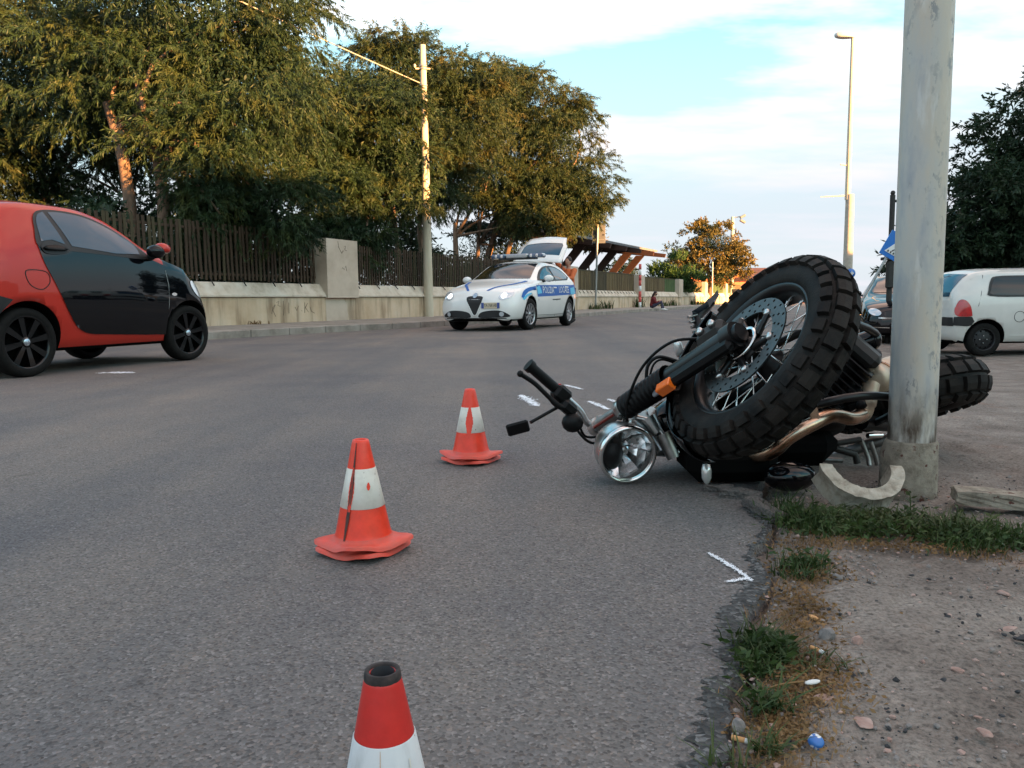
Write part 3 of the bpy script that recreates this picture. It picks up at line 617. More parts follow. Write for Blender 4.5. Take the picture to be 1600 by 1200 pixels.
# ------------------------------------------------------------------ trees
def leaves_mesh(P, D, Ln, Wd):
    """one narrow two-triangle leaf per point P along direction D"""
    n = len(P); S = np.cross(D, rng.normal(size=(n, 3))); S /= np.linalg.norm(S, axis=1)[:, None] + 1e-9
    a = P; c = P + D * Ln[:, None]; m = P + D * Ln[:, None] * .45
    V = np.stack([a, m + S * Wd[:, None] / 2, c, m - S * Wd[:, None] / 2], 1).reshape(-1, 3)
    return V
def leaf_obj(name, V, m, parent):
    n = len(V) // 4; me = bpy.data.meshes.new(name); me.vertices.add(len(V)); me.vertices.foreach_set('co', (V - np.array(wloc(parent))).astype(np.float32).ravel())
    me.loops.add(n * 4); me.loops.foreach_set('vertex_index', np.arange(n * 4, dtype=np.int32)); me.polygons.add(n)
    me.polygons.foreach_set('loop_start', np.arange(0, n * 4, 4, dtype=np.int32)); me.polygons.foreach_set('loop_total', np.full(n, 4, np.int32))
    me.materials.append(MT[m]); me.update(calc_edges=True); return link(name, me, parent)
def crown_leaves(lobes, per, ll, lw, droop=.8, twig=.6, fill=.45, tl=(.5, 1.2)):
    """lobes: (x,y,z,rx,ry,rz,twigs)"""
    out_ = []
    for x, y, z, rx, ry, rz, nt_ in lobes:
        d = rng.normal(size=(nt_, 3)); d /= np.linalg.norm(d, axis=1)[:, None]
        f = 1 - fill * rng.random(nt_) ** 1.6; nc = max(6, nt_ // 26); dc = rng.normal(size=(nc, 3)); dc /= np.linalg.norm(dc, axis=1)[:, None]; fc = .55 + .45 * rng.random(nc) ** .6; ci = rng.integers(0, nc, nt_)
        # uneven outline: push out along noisy directions
        k = np.sin(d[:, 0] * 7 + x) * np.sin(d[:, 1] * 6 + y) * np.sin(d[:, 2] * 8 + z); f *= 1 + .16 * k
        # sprays hang from umbrella-shaped clumps spread through the lobe
        rad = np.array([rx, ry, rz]); cs = (.30 + .22 * rng.random(nc)) * min(rx, ry, rz) ** .7; d2 = d.copy(); d2[:, 2] = np.abs(d2[:, 2]) * .75 - .15
        P = np.array([x, y, z]) + dc[ci] * fc[ci][:, None] * rad + d2 * (cs[ci] * (.45 + .55 * f))[:, None] * (1 + .16 * k)[:, None]
        T = d2 * .8 + dc[ci] * .5 + rng.normal(size=(nt_, 3)) * .45; T[:, 2] -= droop * rng.random(nt_) * 1.3; T /= np.linalg.norm(T, axis=1)[:, None]
        tlen = twig * (tl[0] + (tl[1] - tl[0]) * rng.random(nt_))
        u_ = rng.random((nt_, per)); Q = P[:, None] + T[:, None] * (u_ * tlen[:, None])[:, :, None]; Q[:, :, 2] -= droop * .35 * u_ ** 2 * tlen[:, None]
        D = T[:, None] * .6 + rng.normal(size=(nt_, per, 3)) * .42; D[:, :, 2] -= droop * .75; D /= np.linalg.norm(D, axis=2)[:, :, None]
        m = nt_ * per; out_.append(leaves_mesh(Q.reshape(-1, 3), D.reshape(-1, 3), ll * (.6 + .8 * rng.random(m)), lw * (.7 + .6 * rng.random(m))))
    return np.concatenate(out_)
def limb(b, p0, p1, r0, r1, bend=.12, n=7, k=6):
    p0, p1 = Vector(p0), Vector(p1); L = (p1 - p0).length; o = Vector(rng.normal(size=3)) * bend * L; q = []
    for i in range(k + 1): t = i / k; q.append(p0.lerp(p1, t) + o * math.sin(t * math.pi) + Vector((0, 0, .05 * L * math.sin(t * math.pi))))
    b.tube(q, [r0 + (r1 - r0) * i / k for i in range(k + 1)], n); return q
def tree(name, label, base, trunks, lobes, m, per=14, ll=.17, lw=.028, droop=.8, twig=.6, fill=.45, group=None, cat='tree', twigs=True, core=.72, core_m='dark_leaf', far=1., dens=1., inner=4.5):
    if far != 1.:                                               # same outline, standing farther back
        q_ = lambda v: (v[0] * far, v[1] * far, max(.1, (v[2] - .61) * far + .61)); base = q_(base); trunks = [(q_(a_), q_(b_), r_ * far) for a_, b_, r_ in trunks]; lobes = [(*q_(l_), l_[3] * far, l_[4] * far, l_[5] * far, l_[6]) for l_ in lobes]
    t = thing(name, label, cat, base, 0, group); b = MB()
    for tr in trunks:
        q = limb(b, tr[0], tr[1], tr[2], tr[2] * .55, .05, 9)
        for lo in lobes:
            if twigs and (Vector(lo[:3]) - q[-1]).length < 5.5: limb(b, q[-2], Vector(lo[:3]) + Vector(rng.normal(size=3)) * .3, tr[2] * .42, .02, .10, 6)
    if trunks: b.build('trunk', 'bark', t, True)
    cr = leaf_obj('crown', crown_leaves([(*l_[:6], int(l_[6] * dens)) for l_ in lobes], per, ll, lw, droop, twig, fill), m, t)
    if core:                                                    # inner leaves, coloured darker to paint the shade in the crown's heart
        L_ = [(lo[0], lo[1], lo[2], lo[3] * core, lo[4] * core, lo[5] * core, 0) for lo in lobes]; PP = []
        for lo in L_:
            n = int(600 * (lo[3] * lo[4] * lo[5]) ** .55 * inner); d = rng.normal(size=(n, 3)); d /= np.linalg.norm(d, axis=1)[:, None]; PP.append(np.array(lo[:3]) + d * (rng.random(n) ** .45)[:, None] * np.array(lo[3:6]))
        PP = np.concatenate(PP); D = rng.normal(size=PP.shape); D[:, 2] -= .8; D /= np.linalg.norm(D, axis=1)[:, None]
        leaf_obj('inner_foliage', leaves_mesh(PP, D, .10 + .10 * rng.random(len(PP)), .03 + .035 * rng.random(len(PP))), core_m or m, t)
    return t
G = 'acacia trees behind the garden wall'
tree('acacia_tree', 'large acacia with forked reddish trunk behind the red car', (-8.3, 18.2, .1),
     [((-8.20, 17.2, .1), (-8.75, 17.7, 5.0), .17), ((-8.0, 17.3, .1), (-7.75, 17.6, 4.3), .19)],
     [(-7.2, 18.6, 6.8, 2.3, 2.0, 1.5, 620), (-5.9, 18.2, 5.2, 1.7, 1.6, 1.5, 560), (-9.4, 18.6, 5.6, 1.7, 1.6, 1.4, 420), (-6.6, 17.4, 4.0, 1.3, 1.1, 1.2, 430), (-5.6, 17.9, 2.9, 1.1, .9, .95, 360), (-8.3, 18.9, 6.2, 1.6, 1.3, 1.0, 330), (-5.75, 19.6, 7.4, 1.2, 1.4, 1.4, 360), (-6.7, 17.3, 2.7, .8, .6, .7, 200)], 'acacia_leaf', 54, .125, .019, group=G, dens=1.4)
tree('acacia_tree', 'golden lit acacia filling the upper left picture corner', (-11.4, 21.5, .1), [((-11.6, 21, .1), (-12.4, 21.4, 4.4), .16), ((-10.6, 20.6, .1), (-9.6, 20.8, 4), .10)],
     [(-11.6, 21, 6.4, 2.4, 1.8, 1.9, 700), (-13.0, 20.4, 4.8, 1.6, 1.4, 1.5, 330), (-9.8, 20.8, 7.6, 2.2, 1.8, 1.6, 520), (-9.8, 20.8, 5.2, 1.5, 1.4, 1.2, 300), (-13.2, 21.2, 8.0, 2.0, 1.6, 1.3, 360), (-13.6, 21.4, 6.0, 1.6, 1.4, 1.6, 300), (-12.6, 21.0, 3.6, 1.5, 1.0, 1.3, 260)], 'acacia_leaf_sunlit', 52, .125, .019, group=G, dens=1.3)
tree('acacia_tree', 'dense acacia with drooping golden tips left of the utility pole', (-4.6, 24.5, .1), [((-4.2, 24.6, .1), (-4.6, 24.8, 3.6), .13), ((-3.5, 25.2, .1), (-3.7, 25.2, 3.8), .11)],
     [(-4.6, 24.0, 5.9, 1.9, 1.7, 1.5, 640), (-3.4, 23.9, 4.4, 1.3, 1.2, 1.3, 430), (-5.6, 23.4, 4.4, 1.6, 1.3, 1.4, 460), (-5.0, 22.6, 3.3, 1.2, .9, .9, 330), (-4.5, 25.5, 6.7, 1.5, 1.5, .9, 330), (-5.8, 24, 6.0, 1.4, 1.3, 1.1, 330), (-4.2, 21.9, 2.4, .8, .5, .55, 150)], 'acacia_leaf', 54, .14, .022, group=G, dens=1.5)
tree('acacia_tree', 'tall acacia with feathery top directly behind the utility pole', (-3.0, 27.5, .1), [((-2.9, 27.6, .1), (-2.9, 27.8, 5.2), .12)],
     [(-3.3, 28.0, 8.4, 1.8, 1.5, 1.3, 520), (-2.2, 27.6, 6.5, 1.9, 1.5, 1.5, 560), (-2.6, 27.0, 4.6, 1.3, 1.1, 1.0, 260), (-4.2, 27.8, 9.2, .7, .7, .7, 90), (-1.4, 28.2, 7.9, 1.3, 1.2, 1.1, 270)], 'acacia_leaf_sunlit', 46, .15, .023, group=G, dens=1.6)
tree('acacia_tree', 'broad acacia with several bare trunks behind the police car', (-1.4, 31, .1), [((-1.9, 30.4, .1), (-2.1, 30.6, 3.6), .15), ((-1.3, 30.8, .1), (-.2, 31.2, 4.2), .17), ((-.7, 30.8, .8), (.3, 30.4, 3.8), .12), ((-1.5, 30.9, .1), (-1.2, 31.0, 3.4), .12)],
     [(-.5, 31, 7.4, 2.3, 2, 1.9, 760), (1.5, 31.2, 6.6, 1.9, 1.8, 1.9, 620), (2.6, 31.4, 4.9, 1.5, 1.5, 1.5, 480), (1.4, 30.6, 4.2, 1.6, 1.3, 1.1, 430), (-1.0, 30.4, 5.2, 1.7, 1.4, 1.2, 420), (2.3, 31.8, 7.6, 1.0, 1.0, .8, 170), (.4, 31.2, 9.0, 1.0, 1.0, .7, 150), (1.0, 30.2, 3.7, 1.3, .8, .6, 200)], 'acacia_leaf_sunlit', 46, .17, .025, group=G, far=1.18, dens=1.6)
# shaded evergreen shrubs closing the view behind the trunks
for i, (x, y, z, rx, rz, n) in enumerate([(-14.5, 20.5, 2.2, 2.6, 2.0, 420), (-10.6, 20.6, 2.3, 2.0, 1.9, 420), (-8.2, 23.5, 2.6, 2.4, 2.2, 430), (-4.9, 29.5, 2.7, 2.2, 2.2, 330), (-5.8, 24.5, 1.9, 1.4, 1.5, 260), (-.6, 37.5, 2.6, 2.6, 2.2, 380)]):
    tree('evergreen_shrub', ['broad leafy green shrub above the roof of the red car', 'dark shrub just right of the red car roof behind the fence', 'dark shrub behind the forked trunk and slat fence', 'dark shrub behind the tall pillar', 'dark low shrub left of the tall pillar behind slats', 'dark shrub between the trunks behind the police car'][i], (x, y, .1), [((x, y, .1), (x, y, z), .08)],
         [(x, y, z, rx, 1.2, rz, n), (x + rx * .4, y - .3, z * .7, rx * .7, .9, rz * .7, n // 2)], 'dark_leaf' if i else 'bush_leaf', 18, .16, .05, .3, .5, .6, 'shrubs behind the slat fence', 'shrub', False, .8, 'dark_leaf')
t0 = tree('golden_tree', 'round golden orange tree lit by low sun at the far end', (16.6, 66, .1), [((16.6, 66, .1), (16.4, 66, 3.2), .22)],
     [(16.6, 66, 5.0, 2.5, 2.2, 1.7, 520), (18.4, 66, 3.6, 1.6, 1.6, 1.5, 330), (15.0, 66, 3.6, 1.5, 1.5, 1.2, 230), (13.7, 66, 4.1, .9, .9, .7, 90), (17.4, 65.5, 2.6, 1.9, 1.5, 1.0, 260), (16.4, 66, 6.3, 1.1, 1.0, .6, 110)], 'low_sun_leaf', 16, .20, .085, .2, .55, .5)
tree('conifer_bush', 'dense green conifer bush leaning over the far reed screen', (11.9, 58.5, .1), [((11.9, 58.5, .1), (11.9, 58.5, 2), .1)], [(11.8, 58.3, 2.3, 1.4, 1.2, 1.4, 330), (12.9, 58.0, 1.9, .8, .8, 1.0, 140), (11.1, 58.4, 1.9, .8, .8, 1.1, 130)], 'bush_leaf', 18, .20, .06, -.7, .5, .5, cat='bush', core=.7)
for i, (x, y, z, r_, n, lb) in enumerate([(5.5, 56, 3.0, 1.7, 150, 'small orange lit tree peeking above the shelter roof left end'), (9.2, 64, 2.4, 1.9, 240, 'dark round tree seen under the shelter roof')]):
    tree('garden_tree', lb, (x, y, .1), [((x, y, .1), (x, y, z), .1)], [(x, y, z + (2.4 if i == 0 else 0), r_, r_, r_ * .8, n)], 'low_sun_leaf' if i == 0 else 'dark_leaf', 14, .2, .08, .3, .5, .5)
tree('evergreen_tree', 'big dark evergreen tree rising behind the white hatchback', (14.4, 21, -.3), [((14.4, 21, -.4), (14.2, 21, 2.5), .25)],
     [(14.6, 21, 4.6, 2.0, 1.8, 1.7, 620), (13.2, 20.6, 2.6, 1.7, 1.5, 1.3, 520), (15.4, 20.6, 2.4, 2.0, 1.6, 1.6, 560), (13.0, 21, 3.6, .9, .9, .7, 130)], 'dark_leaf', 20, .16, .05, .3, .55, .5, cat='tree', core=.85, dens=1.7, inner=6.)
tree('evergreen_tree', 'lower dark evergreen just right of the near lamp post', (12.2, 21.5, -.3), [((12.2, 21.5, -.4), (12.2, 21.5, 1.5), .15)],
     [(12.1, 21.3, 1.7, 1.3, 1.2, 1.2, 380), (11.3, 21.2, .9, 1.0, .9, 1.0, 260), (13.4, 20.2, 1.0, 1.6, 1.0, 1.2, 330)], 'dark_leaf', 20, .16, .05, .3, .5, .5, cat='tree', core=.9, dens=1.6, inner=6.)
tree('sunlit_shrub', 'small orange lit shrub peeking right of the near lamp post', (13.6, 27, -.3), [((13.6, 27, -.4), (13.6, 27, 1.5), .06)], [(13.95, 27, 2.2, .8, .8, 1.1, 160)], 'low_sun_leaf', 14, .18, .06, .2, .5, .5, cat='shrub')
# clipped hedge standing right behind the slats
def hedge(label, s0, s1, h, n):
    t = thing('hedge', label, 'hedge', wp((s0 + s1) / 2, 1.3, .1), 0, 'dark hedges behind the slat fence'); q = rng.random((n, 3)); P = np.array([wp(s0 + (s1 - s0) * a_, .75 + 1.1 * b_, 0) for a_, b_, _ in q]); P[:, 2] = .15 + (h + .35 * np.sin(q[:, 0] * 31) + .2 * np.sin(q[:, 0] * 77)) * q[:, 2] ** .8
    D = rng.normal(size=P.shape); D /= np.linalg.norm(D, axis=1)[:, None]; leaf_obj('foliage', leaves_mesh(P, D, .09 + .09 * rng.random(n), .04 + .04 * rng.random(n)), 'dark_leaf', t)
    b = MB()
    for k in range(int((s1 - s0) / .8)): p = wp(s0 + .4 + k * .8, 1.3, .1); limb(b, p, (p[0] + .1, p[1], h * .8), .03, .01, .08, 5, 4)
    b.build('stems', 'bark', t, True)['kind'] = 'stuff'
hedge('dark hedge behind the slat fence next to the red car', 1.5, 16.2, 2.05, 30000)
hedge('dark hedge behind the slat fence next to the police car', 22.5, 33.5, 1.75, 20000)

# ------------------------------------------------------------------ fallen motorcycle
MC = thing('motorcycle', 'crashed black scrambler motorcycle lying on its side against the lamp post', 'motorcycle', (.9, 2.7, 0))
fC = Vector((.720, 2.288, .442)); fn = Vector((-.809, -.198, .553)).normalized(); fu = Vector((-.51, .705, -.493)); fu = (fu - fn * fu.dot(fn)).normalized(); fw = fn.cross(fu)
Mf = frame(fC, fn, fu, fw)                                   # x: bike's left, y: up the fork, z: forward
rC = Vector((1.555, 3.1, .215)); bf = (fC - rC).normalized(); bq = (fu - bf * fu.dot(bf)).normalized(); bl = bq.cross(bf)
Mb = frame(rC, bf, bl, bq)                                   # x: forward, y: left, z: bike's up
rn = Vector((-.18, .33, .93)).normalized()
def FP(x, y, z=0): return Mf @ Vector((x, y, z))
def BP(x, y, z=0): return Mb @ Vector((x, y, z))
def mcb(b, name, m, par=None): return b.build(name, m, par or MC, True)

def moto_wheel(name, label, c, ax, Rr, rs, hw, nblk, rows):
    """tyre section circle radius rs at ring radius Rr - rs"""
    x, y, z = basis(ax); P = lambda a_, r, h: c + z * h + (x * math.cos(a_) + y * math.sin(a_)) * r
    rim_r = Rr - rs * 1.62; rc = Rr - rs
    hub = MB(); hub.lathe([(.012, -.07), (.028, -.07), (.03, -.055), (.052, -.05), (.052, -.04), (.03, -.032), (.03, .032), (.052, .04), (.052, .05), (.03, .055), (.028, .07), (.012, .07)], c, ax, 24)
    wh = mcb(hub, name, 'black_paint'); wh['label'] = label
    b = MB(); pr = [(rc + rs * math.cos(t), hw / rs * rs * math.sin(t)) for t in np.linspace(-2.35, 2.35, 25)]; pr = [(max(r, rim_r), h) for r, h in pr]; b.lathe(pr, c, ax, 96)
    for row, (phi, wdt, off, lenf) in enumerate(rows):     # tread blocks
        for k in range(nblk):
            a0 = 2 * math.pi * (k + off) / nblk; da = 2 * math.pi / nblk * lenf / 2; V = []
            for (e, sh) in ((rs * .97, 1.), (rs * 1.0 + .015, .86)):
                for i in (-1, 0, 1):
                    for j in (-1, 1):
                        ph = phi + i * wdt * sh; r = rc + e * math.cos(ph); h = hw / rs * e * math.sin(ph); V.append(P(a0 + j * da * sh, r, h))
            F_ = [(6, 7, 9, 8), (8, 9, 11, 10), (0, 1, 7, 6), (4, 10, 11, 5), (0, 6, 8, 2), (2, 8, 10, 4), (1, 3, 9, 7), (3, 5, 11, 9)]
            b.add(V, F_)
    mcb(b, 'tyre', 'rubber', wh)
    b = MB(); e = rim_r; b.lathe([(e - .004, -hw * .8), (e + .006, -hw * .80), (e + .006, -hw * .72), (e - .012, -hw * .6), (e - .02, -hw * .3), (e - .024, 0), (e - .02, hw * .3), (e - .012, hw * .6), (e + .006, hw * .72), (e + .006, hw * .80), (e - .004, hw * .8), (e - .018, hw * .55), (e - .027, 0), (e - .018, -hw * .55), (e - .004, -hw * .8)], c, ax, 96)
    mcb(b, 'rim', 'black_paint', wh)
    for k in range(36):
        a0 = 2 * math.pi * k / 36; sd_ = 1 if k % 2 else -1; sk = .42 if (k // 2) % 2 else -.42
        b = MB(); p0 = P(a0 + sk, .047, sd_ * .045); p1 = P(a0, e - .022, sd_ * .006); b.tube([p0, p1], .0021, 5); mcb(b, 'spoke', 'chrome', wh)
        d = (p0 - p1).normalized(); mcb(MB().tube([p1, p1 + d * .016], .0042, 6), 'spoke_nipple', 'silver_metal', wh)
    return wh, P
ROWS = [(-1.05, .24, 0, .74), (-.37, .31, .5, .84), (.37, .31, .0, .84), (1.05, .24, .5, .74)]
FWH, FPp = moto_wheel('front_wheel', 'front wheel with knobbly tyre, wire spokes and drilled brake disc', fC, fn, .322, .062, .058, 34, ROWS)
moto_wheel('rear_wheel', 'rear wheel with broad knobbly tyre sticking out behind the post', rC, rn, .295, .075, .080, 26, ROWS)
# drilled brake disc
def brake_disc():
    V = []; F_ = []; h = .060; r0, r1 = .112, .160; na, nr = 60, 3
    for i in range(na):
        for j in range(nr):
            a0, a1 = 2 * math.pi * i / na, 2 * math.pi * (i + 1) / na; q0, q1 = r0 + (r1 - r0) * j / nr, r0 + (r1 - r0) * (j + 1) / nr; am, qm = (a0 + a1) / 2, (q0 + q1) / 2
            O_ = [(a0, q0), (am, q0), (a1, q0), (a1, qm), (a1, q1), (am, q1), (a0, q1), (a0, qm)]; k = len(V); V += [FPp(a_, q, h) for a_, q in O_]
            if (i + j) % 3 == 0:
                hr = .0048; V += [FPp(am + hr * 1.0 * math.cos(t) / qm, qm + hr * math.sin(t), h) for t in [R(225), R(270), R(315), 0, R(45), R(90), R(135), R(180)]]
                F_ += [(k + q, k + (q + 1) % 8, k + 8 + (q + 1) % 8, k + 8 + q) for q in range(8)]
            else: F_.append(tuple(range(k, k + 8)))
    o = raw('brake_disc', V, F_, 'disc_steel', FWH, world=False)
    o.data.transform(Matrix.Translation(-Vector(MC.location))); md = o.modifiers.new('s', 'SOLIDIFY'); md.thickness = .005; md.offset = 0
brake_disc()
b = MB()
for k in range(6):
    a0 = 2 * math.pi * k / 6 + .3; b.tube([FPp(a0 - .35, .05, .055), FPp(a0 - .1, .085, .058), FPp(a0, .116, .060)], [.012, .009, .010], 6)
mcb(b, 'disc_carrier', 'black_paint', FWH)
for k in range(6):
    a0 = 2 * math.pi * k / 6 + .3; b = MB().lathe([(0, .008), (.009, .008), (.011, .005), (.011, -.006), (.0, -.006)], FPp(a0, .112, .062), fn, 12); mcb(b, 'disc_bobbin', 'silver_metal', FWH)
b = MB(); b.lathe([(.046, .071), (.056, .071), (.056, .067), (.046, .067), (.046, .071)], fC, fn, 40); mcb(b, 'sensor_ring', 'chrome', FWH)
b = MB().lathe([(0, .135), (.012, .135), (.018, .128), (.018, .07), (0, .07)], fC, fn, 16); mcb(b, 'axle', 'silver_metal')
# fork legs
for sgn in (1, -1):
    X = .102 * sgn
    b = MB(); b.tube([FP(X, -.035), FP(X, .0), FP(X, .12), FP(X, .27)], [.028, .034, .034, .034], 16); b.tube([FP(X, -.02), FP(X, .02)], .041, 16)
    lg = mcb(b, 'fork_leg', 'black_paint')
    if sgn > 0:
        b = MB(); b.box((X + .010, .14, .026), (.032, .31, .070), bev=.012); b.v = [Mf @ Vector(v) for v in b.v]; mcb(b, 'fork_guard', 'black_plastic', lg)
    pr = []
    for i in range(45): tt = i / 44; pr.append((.037 + .0055 * math.cos(tt * 11 * 2 * math.pi) + .003 * (1 - tt), .275 + .225 * tt))
    b = MB(); b.lathe(pr, FP(X, 0), fu, 24); mcb(b, 'fork_gaiter', 'black_plastic', lg)
    b = MB(); b.lathe([(.022, .495), (.035, .495), (.037, .502), (.037, .525), (.034, .532), (.022, .532)], FP(X, 0), fu, 24); mcb(b, 'clamp_ring', 'silver_metal', lg)
    mcb(MB().tube([FP(X, .53), FP(X, .675)], .0215, 16), 'fork_tube', 'dull_alloy', lg)
    if sgn > 0:
        b = MB(); b.lathe([(.0222, .545), (.0225, .545), (.0225, .665), (.0222, .665)], FP(X, 0), fu, 8, arc=(-.4 + 2.2, .4 + 2.2)); b.tube([FP(X + .012, .548, .018), FP(X + .012, .664, .018)], .006, 6); mcb(b, 'red_stripe', 'fork_red', lg)
    mcb(MB().tube([FP(X, .66), FP(X, .69)], .030, 16), 'fork_cap', 'silver_metal', lg)
for y, m in ((.51, 'silver_metal'), (.655, 'dull_alloy')):
    b = MB(); b.box((0, y, -.012), (.235, .030, .055), bev=.010); b.v = [Mf @ Vector(v) for v in b.v]; mcb(b, 'triple_clamp', m)
b = MB(); b.tube([FP(0, .49, -.035), FP(0, .68, -.035)], .024, 14); mcb(b, 'steering_stem', 'silver_metal')
for (x, y) in ((.105, .515), (.085, .515)):
    b = MB().lathe([(0, .012), (.008, .012), (.008, 0), (0, 0)], FP(x, y, .036), fw, 8); mcb(b, 'clamp_bolt', 'iron_dark')
# brake caliper, hose and reflectors
b = MB(); b.box((.092, .105, -.085), (.06, .11, .06), bev=.014); b.box((.092, .05, -.05), (.02, .14, .05), bev=.006); b.v = [Mf @ Vector(v) for v in b.v]; mcb(b, 'brake_caliper', 'iron_dark')
for y in (.08, .13): mcb(MB().lathe([(0, .014), (.012, .014), (.014, 0), (0, 0)], FP(.122, y, -.09), fn, 12), 'caliper_bolt', 'silver_metal')
mcb(MB().tube(cat_rom([FP(.09, .15, -.1), FP(.16, .22, -.08), FP(.17, .34, -.04), FP(.13, .45, .03), FP(.06, .53, .04)], 6), .005, 7), 'brake_hose', 'black_plastic')
b = MB(); b.box((.118, .262, .056), (.034, .062, .032), bev=.003); b.v = [Mf @ Vector(v) for v in b.v]; mcb(b, 'side_reflector', 'orange_reflector')
b = MB(); b.box((.108, .315, .036), (.016, .05, .03), bev=.006); b.v = [Mf @ Vector(v) for v in b.v]; mcb(b, 'reflector_bracket', 'frame_paint')
# front mudguard, thin arched shell between tyre and lower clamp
V = []; F_ = []
for i in range(19):
    th = R(38 + i * 6.0); 
    for j in range(9):
        q = (j - 4) / 4; r = .352 - .022 * q * q; V.append(FP(.066 * q, r * math.sin(th), r * math.cos(th)))
    if i: F_ += [(9 * i - 9 + j, 9 * i - 8 + j, 9 * i + 1 + j, 9 * i + j) for j in range(8)]
o = raw('front_mudguard', V, F_, 'black_gloss', MC, True, True); md = o.modifiers.new('s', 'SOLIDIFY'); md.thickness = .004
# handlebar
bar = cat_rom([(.62, 2.83, .045), (.50, 2.80, .06), (.40, 2.775, .085), (.303, 2.75, .155), (.262, 2.735, .182), (.233, 2.72, .228), (.176, 2.70, .283), (.131, 2.68, .325), (.061, 2.66, .389)], 6)
HB = mcb(MB().tube(bar, .0125, 12), 'handlebar', 'silver_metal')
mcb(MB().tube([(.148, 2.685, .310), (.064, 2.660, .387)], .0185, 14).tube([(.068, 2.661, .383), (.055, 2.657, .395)], .023, 14), 'grip', 'black_plastic', HB)
Gd = (Vector((.061, 2.66, .389)) - Vector((.176, 2.70, .283))).normalized(); gx, gy, gz_ = basis(Gd)
b = MB().box((.168, 2.685, .288), (.05, .055, .06), Matrix((gx, gy, gz_)).transposed(), bev=.01); mcb(b, 'switch_block', 'black_plastic', HB)
b = MB().box((.163, 2.69, .318), (.014, .014, .016), bev=.003); mcb(b, 'red_button', 'tail_red', HB)
b = MB().box((.19, 2.665, .245), (.05, .045, .06), Matrix((gx, gy, gz_)).transposed(), bev=.012); mcb(b, 'lever_perch', 'black_plastic', HB)
mcb(MB().tube(cat_rom([(.19, 2.65, .245), (.155, 2.64, .255), (.115, 2.63, .295), (.075, 2.62, .335), (.030, 2.60, .367)], 5), [.010] * 8 + [.008] * 12 + [.0075], 8).ball((.028, 2.60, .369), .012, 8), 'clutch_lever', 'black_plastic', HB)
b = MB(); b.ball((.205, 2.655, .195), (.038, .03, .035), 12); mcb(b, 'horn', 'black_plastic', HB)
mcb(MB().tube([(.165, 2.66, .253), (.060, 2.615, .203)], .006, 8), 'mirror_stem', 'black_plastic', HB)
mx_, my_ = Vector((.97, 0, .25)).normalized(), Vector((-.12, .93, .34)); mz_ = mx_.cross(my_).normalized(); my_ = mz_.cross(mx_)
b = MB().box((.018, 2.6, .187), (.076, .046, .012), Matrix(((mx_.x, mz_.x, my_.x), (mx_.y, mz_.y, my_.y), (mx_.z, mz_.z, my_.z))), bev=.005); mcb(b, 'mirror', 'black_plastic', HB)
for P_, r in (([(.19, 2.68, .24), (.22, 2.66, .17), (.27, 2.68, .12), (.34, 2.72, .12)], .005), ([(.17, 2.68, .28), (.225, 2.69, .19), (.26, 2.71, .135), (.36, 2.74, .14)], .0045), ([(.556, 2.6, .401), (.49, 2.6, .420), (.452, 2.6, .392), (.446, 2.6, .334)], .006), ([(.55, 2.61, .395), (.50, 2.61, .41), (.47, 2.61, .39), (.455, 2.61, .33)], .004)):
    mcb(MB().tube(cat_rom(P_, 6), r, 7), 'control_cable', 'black_plastic', HB)
# headlight
hd = Vector((.20, -.95, -.16)).normalized(); hc = Vector((.378, 2.545, .102))
b = MB().lathe([(.0, -.135), (.05, -.132), (.082, -.11), (.094, -.07), (.096, -.02), (.094, -.012)], hc, hd, 40); HL = mcb(b, 'headlight', 'silver_metal')
mcb(MB().lathe([(.092, -.016), (.0985, -.016), (.100, -.006), (.098, .005), (.090, .008), (.086, .002), (.086, -.01)], hc, hd, 48), 'headlight_ring', 'chrome', HL)
b = MB(); pr = [(.012, -.085), (.03, -.078), (.055, -.055), (.075, -.028), (.086, -.004)]; x_, y_, z_ = basis(hd); n = 14
for i in range(n):      # faceted reflector
    a0, a1 = 2 * math.pi * i / n, 2 * math.pi * (i + 1) / n; tw = (-.006, .005)[i % 2]
    for j in range(len(pr) - 1):
        q = []
        for (r, h), a_ in ((pr[j], a0), (pr[j], a1), (pr[j + 1], a1), (pr[j + 1], a0)): q.append(hc + z_ * (h + tw * (1 if a_ == a0 else -.4)) + (x_ * math.cos(a_) + y_ * math.sin(a_)) * r)
        b.add(q, [(0, 1, 2, 3)])
mcb(b, 'reflector_bowl', 'reflector_chrome', HL)
mcb(MB().lathe([(0, -.035), (.014, -.036), (.016, -.045), (.012, -.085)], hc, hd, 14), 'bulb_shield', 'dull_alloy', HL)
mcb(MB().lathe([(0, .014), (.04, .011), (.07, .006), (.088, -.001)], hc, hd, 32), 'lens', 'headlight_cover', HL)
b = MB().ball(hc + Vector((-.05, .06, .0)), (.045, .06, .06), 12); mcb(b, 'instrument', 'black_plastic')
for p0, p1 in (((.43, 2.66, .16), (.41, 2.60, .14)), ((.46, 2.68, .19), (.50, 2.60, .10)), ((.42, 2.68, .20), (.49, 2.60, .16))): mcb(MB().tube([p0, p1], .016, 10), 'headlight_bracket', 'silver_metal')
mcb(MB().tube(cat_rom([(.42, 2.62, .215), (.47, 2.60, .20), (.51, 2.585, .15), (.55, 2.58, .10)], 6), .008, 8), 'metal_hose', 'silver_metal')
mcb(MB().tube([(.500, 2.59, .165), (.535, 2.575, .085)], [.026, .022], 14), 'ignition_barrel', 'dull_alloy')
mcb(MB().tube([(.455, 2.615, .215), (.485, 2.60, .165)], [.03, .02], 14), 'horn_cover', 'silver_metal')
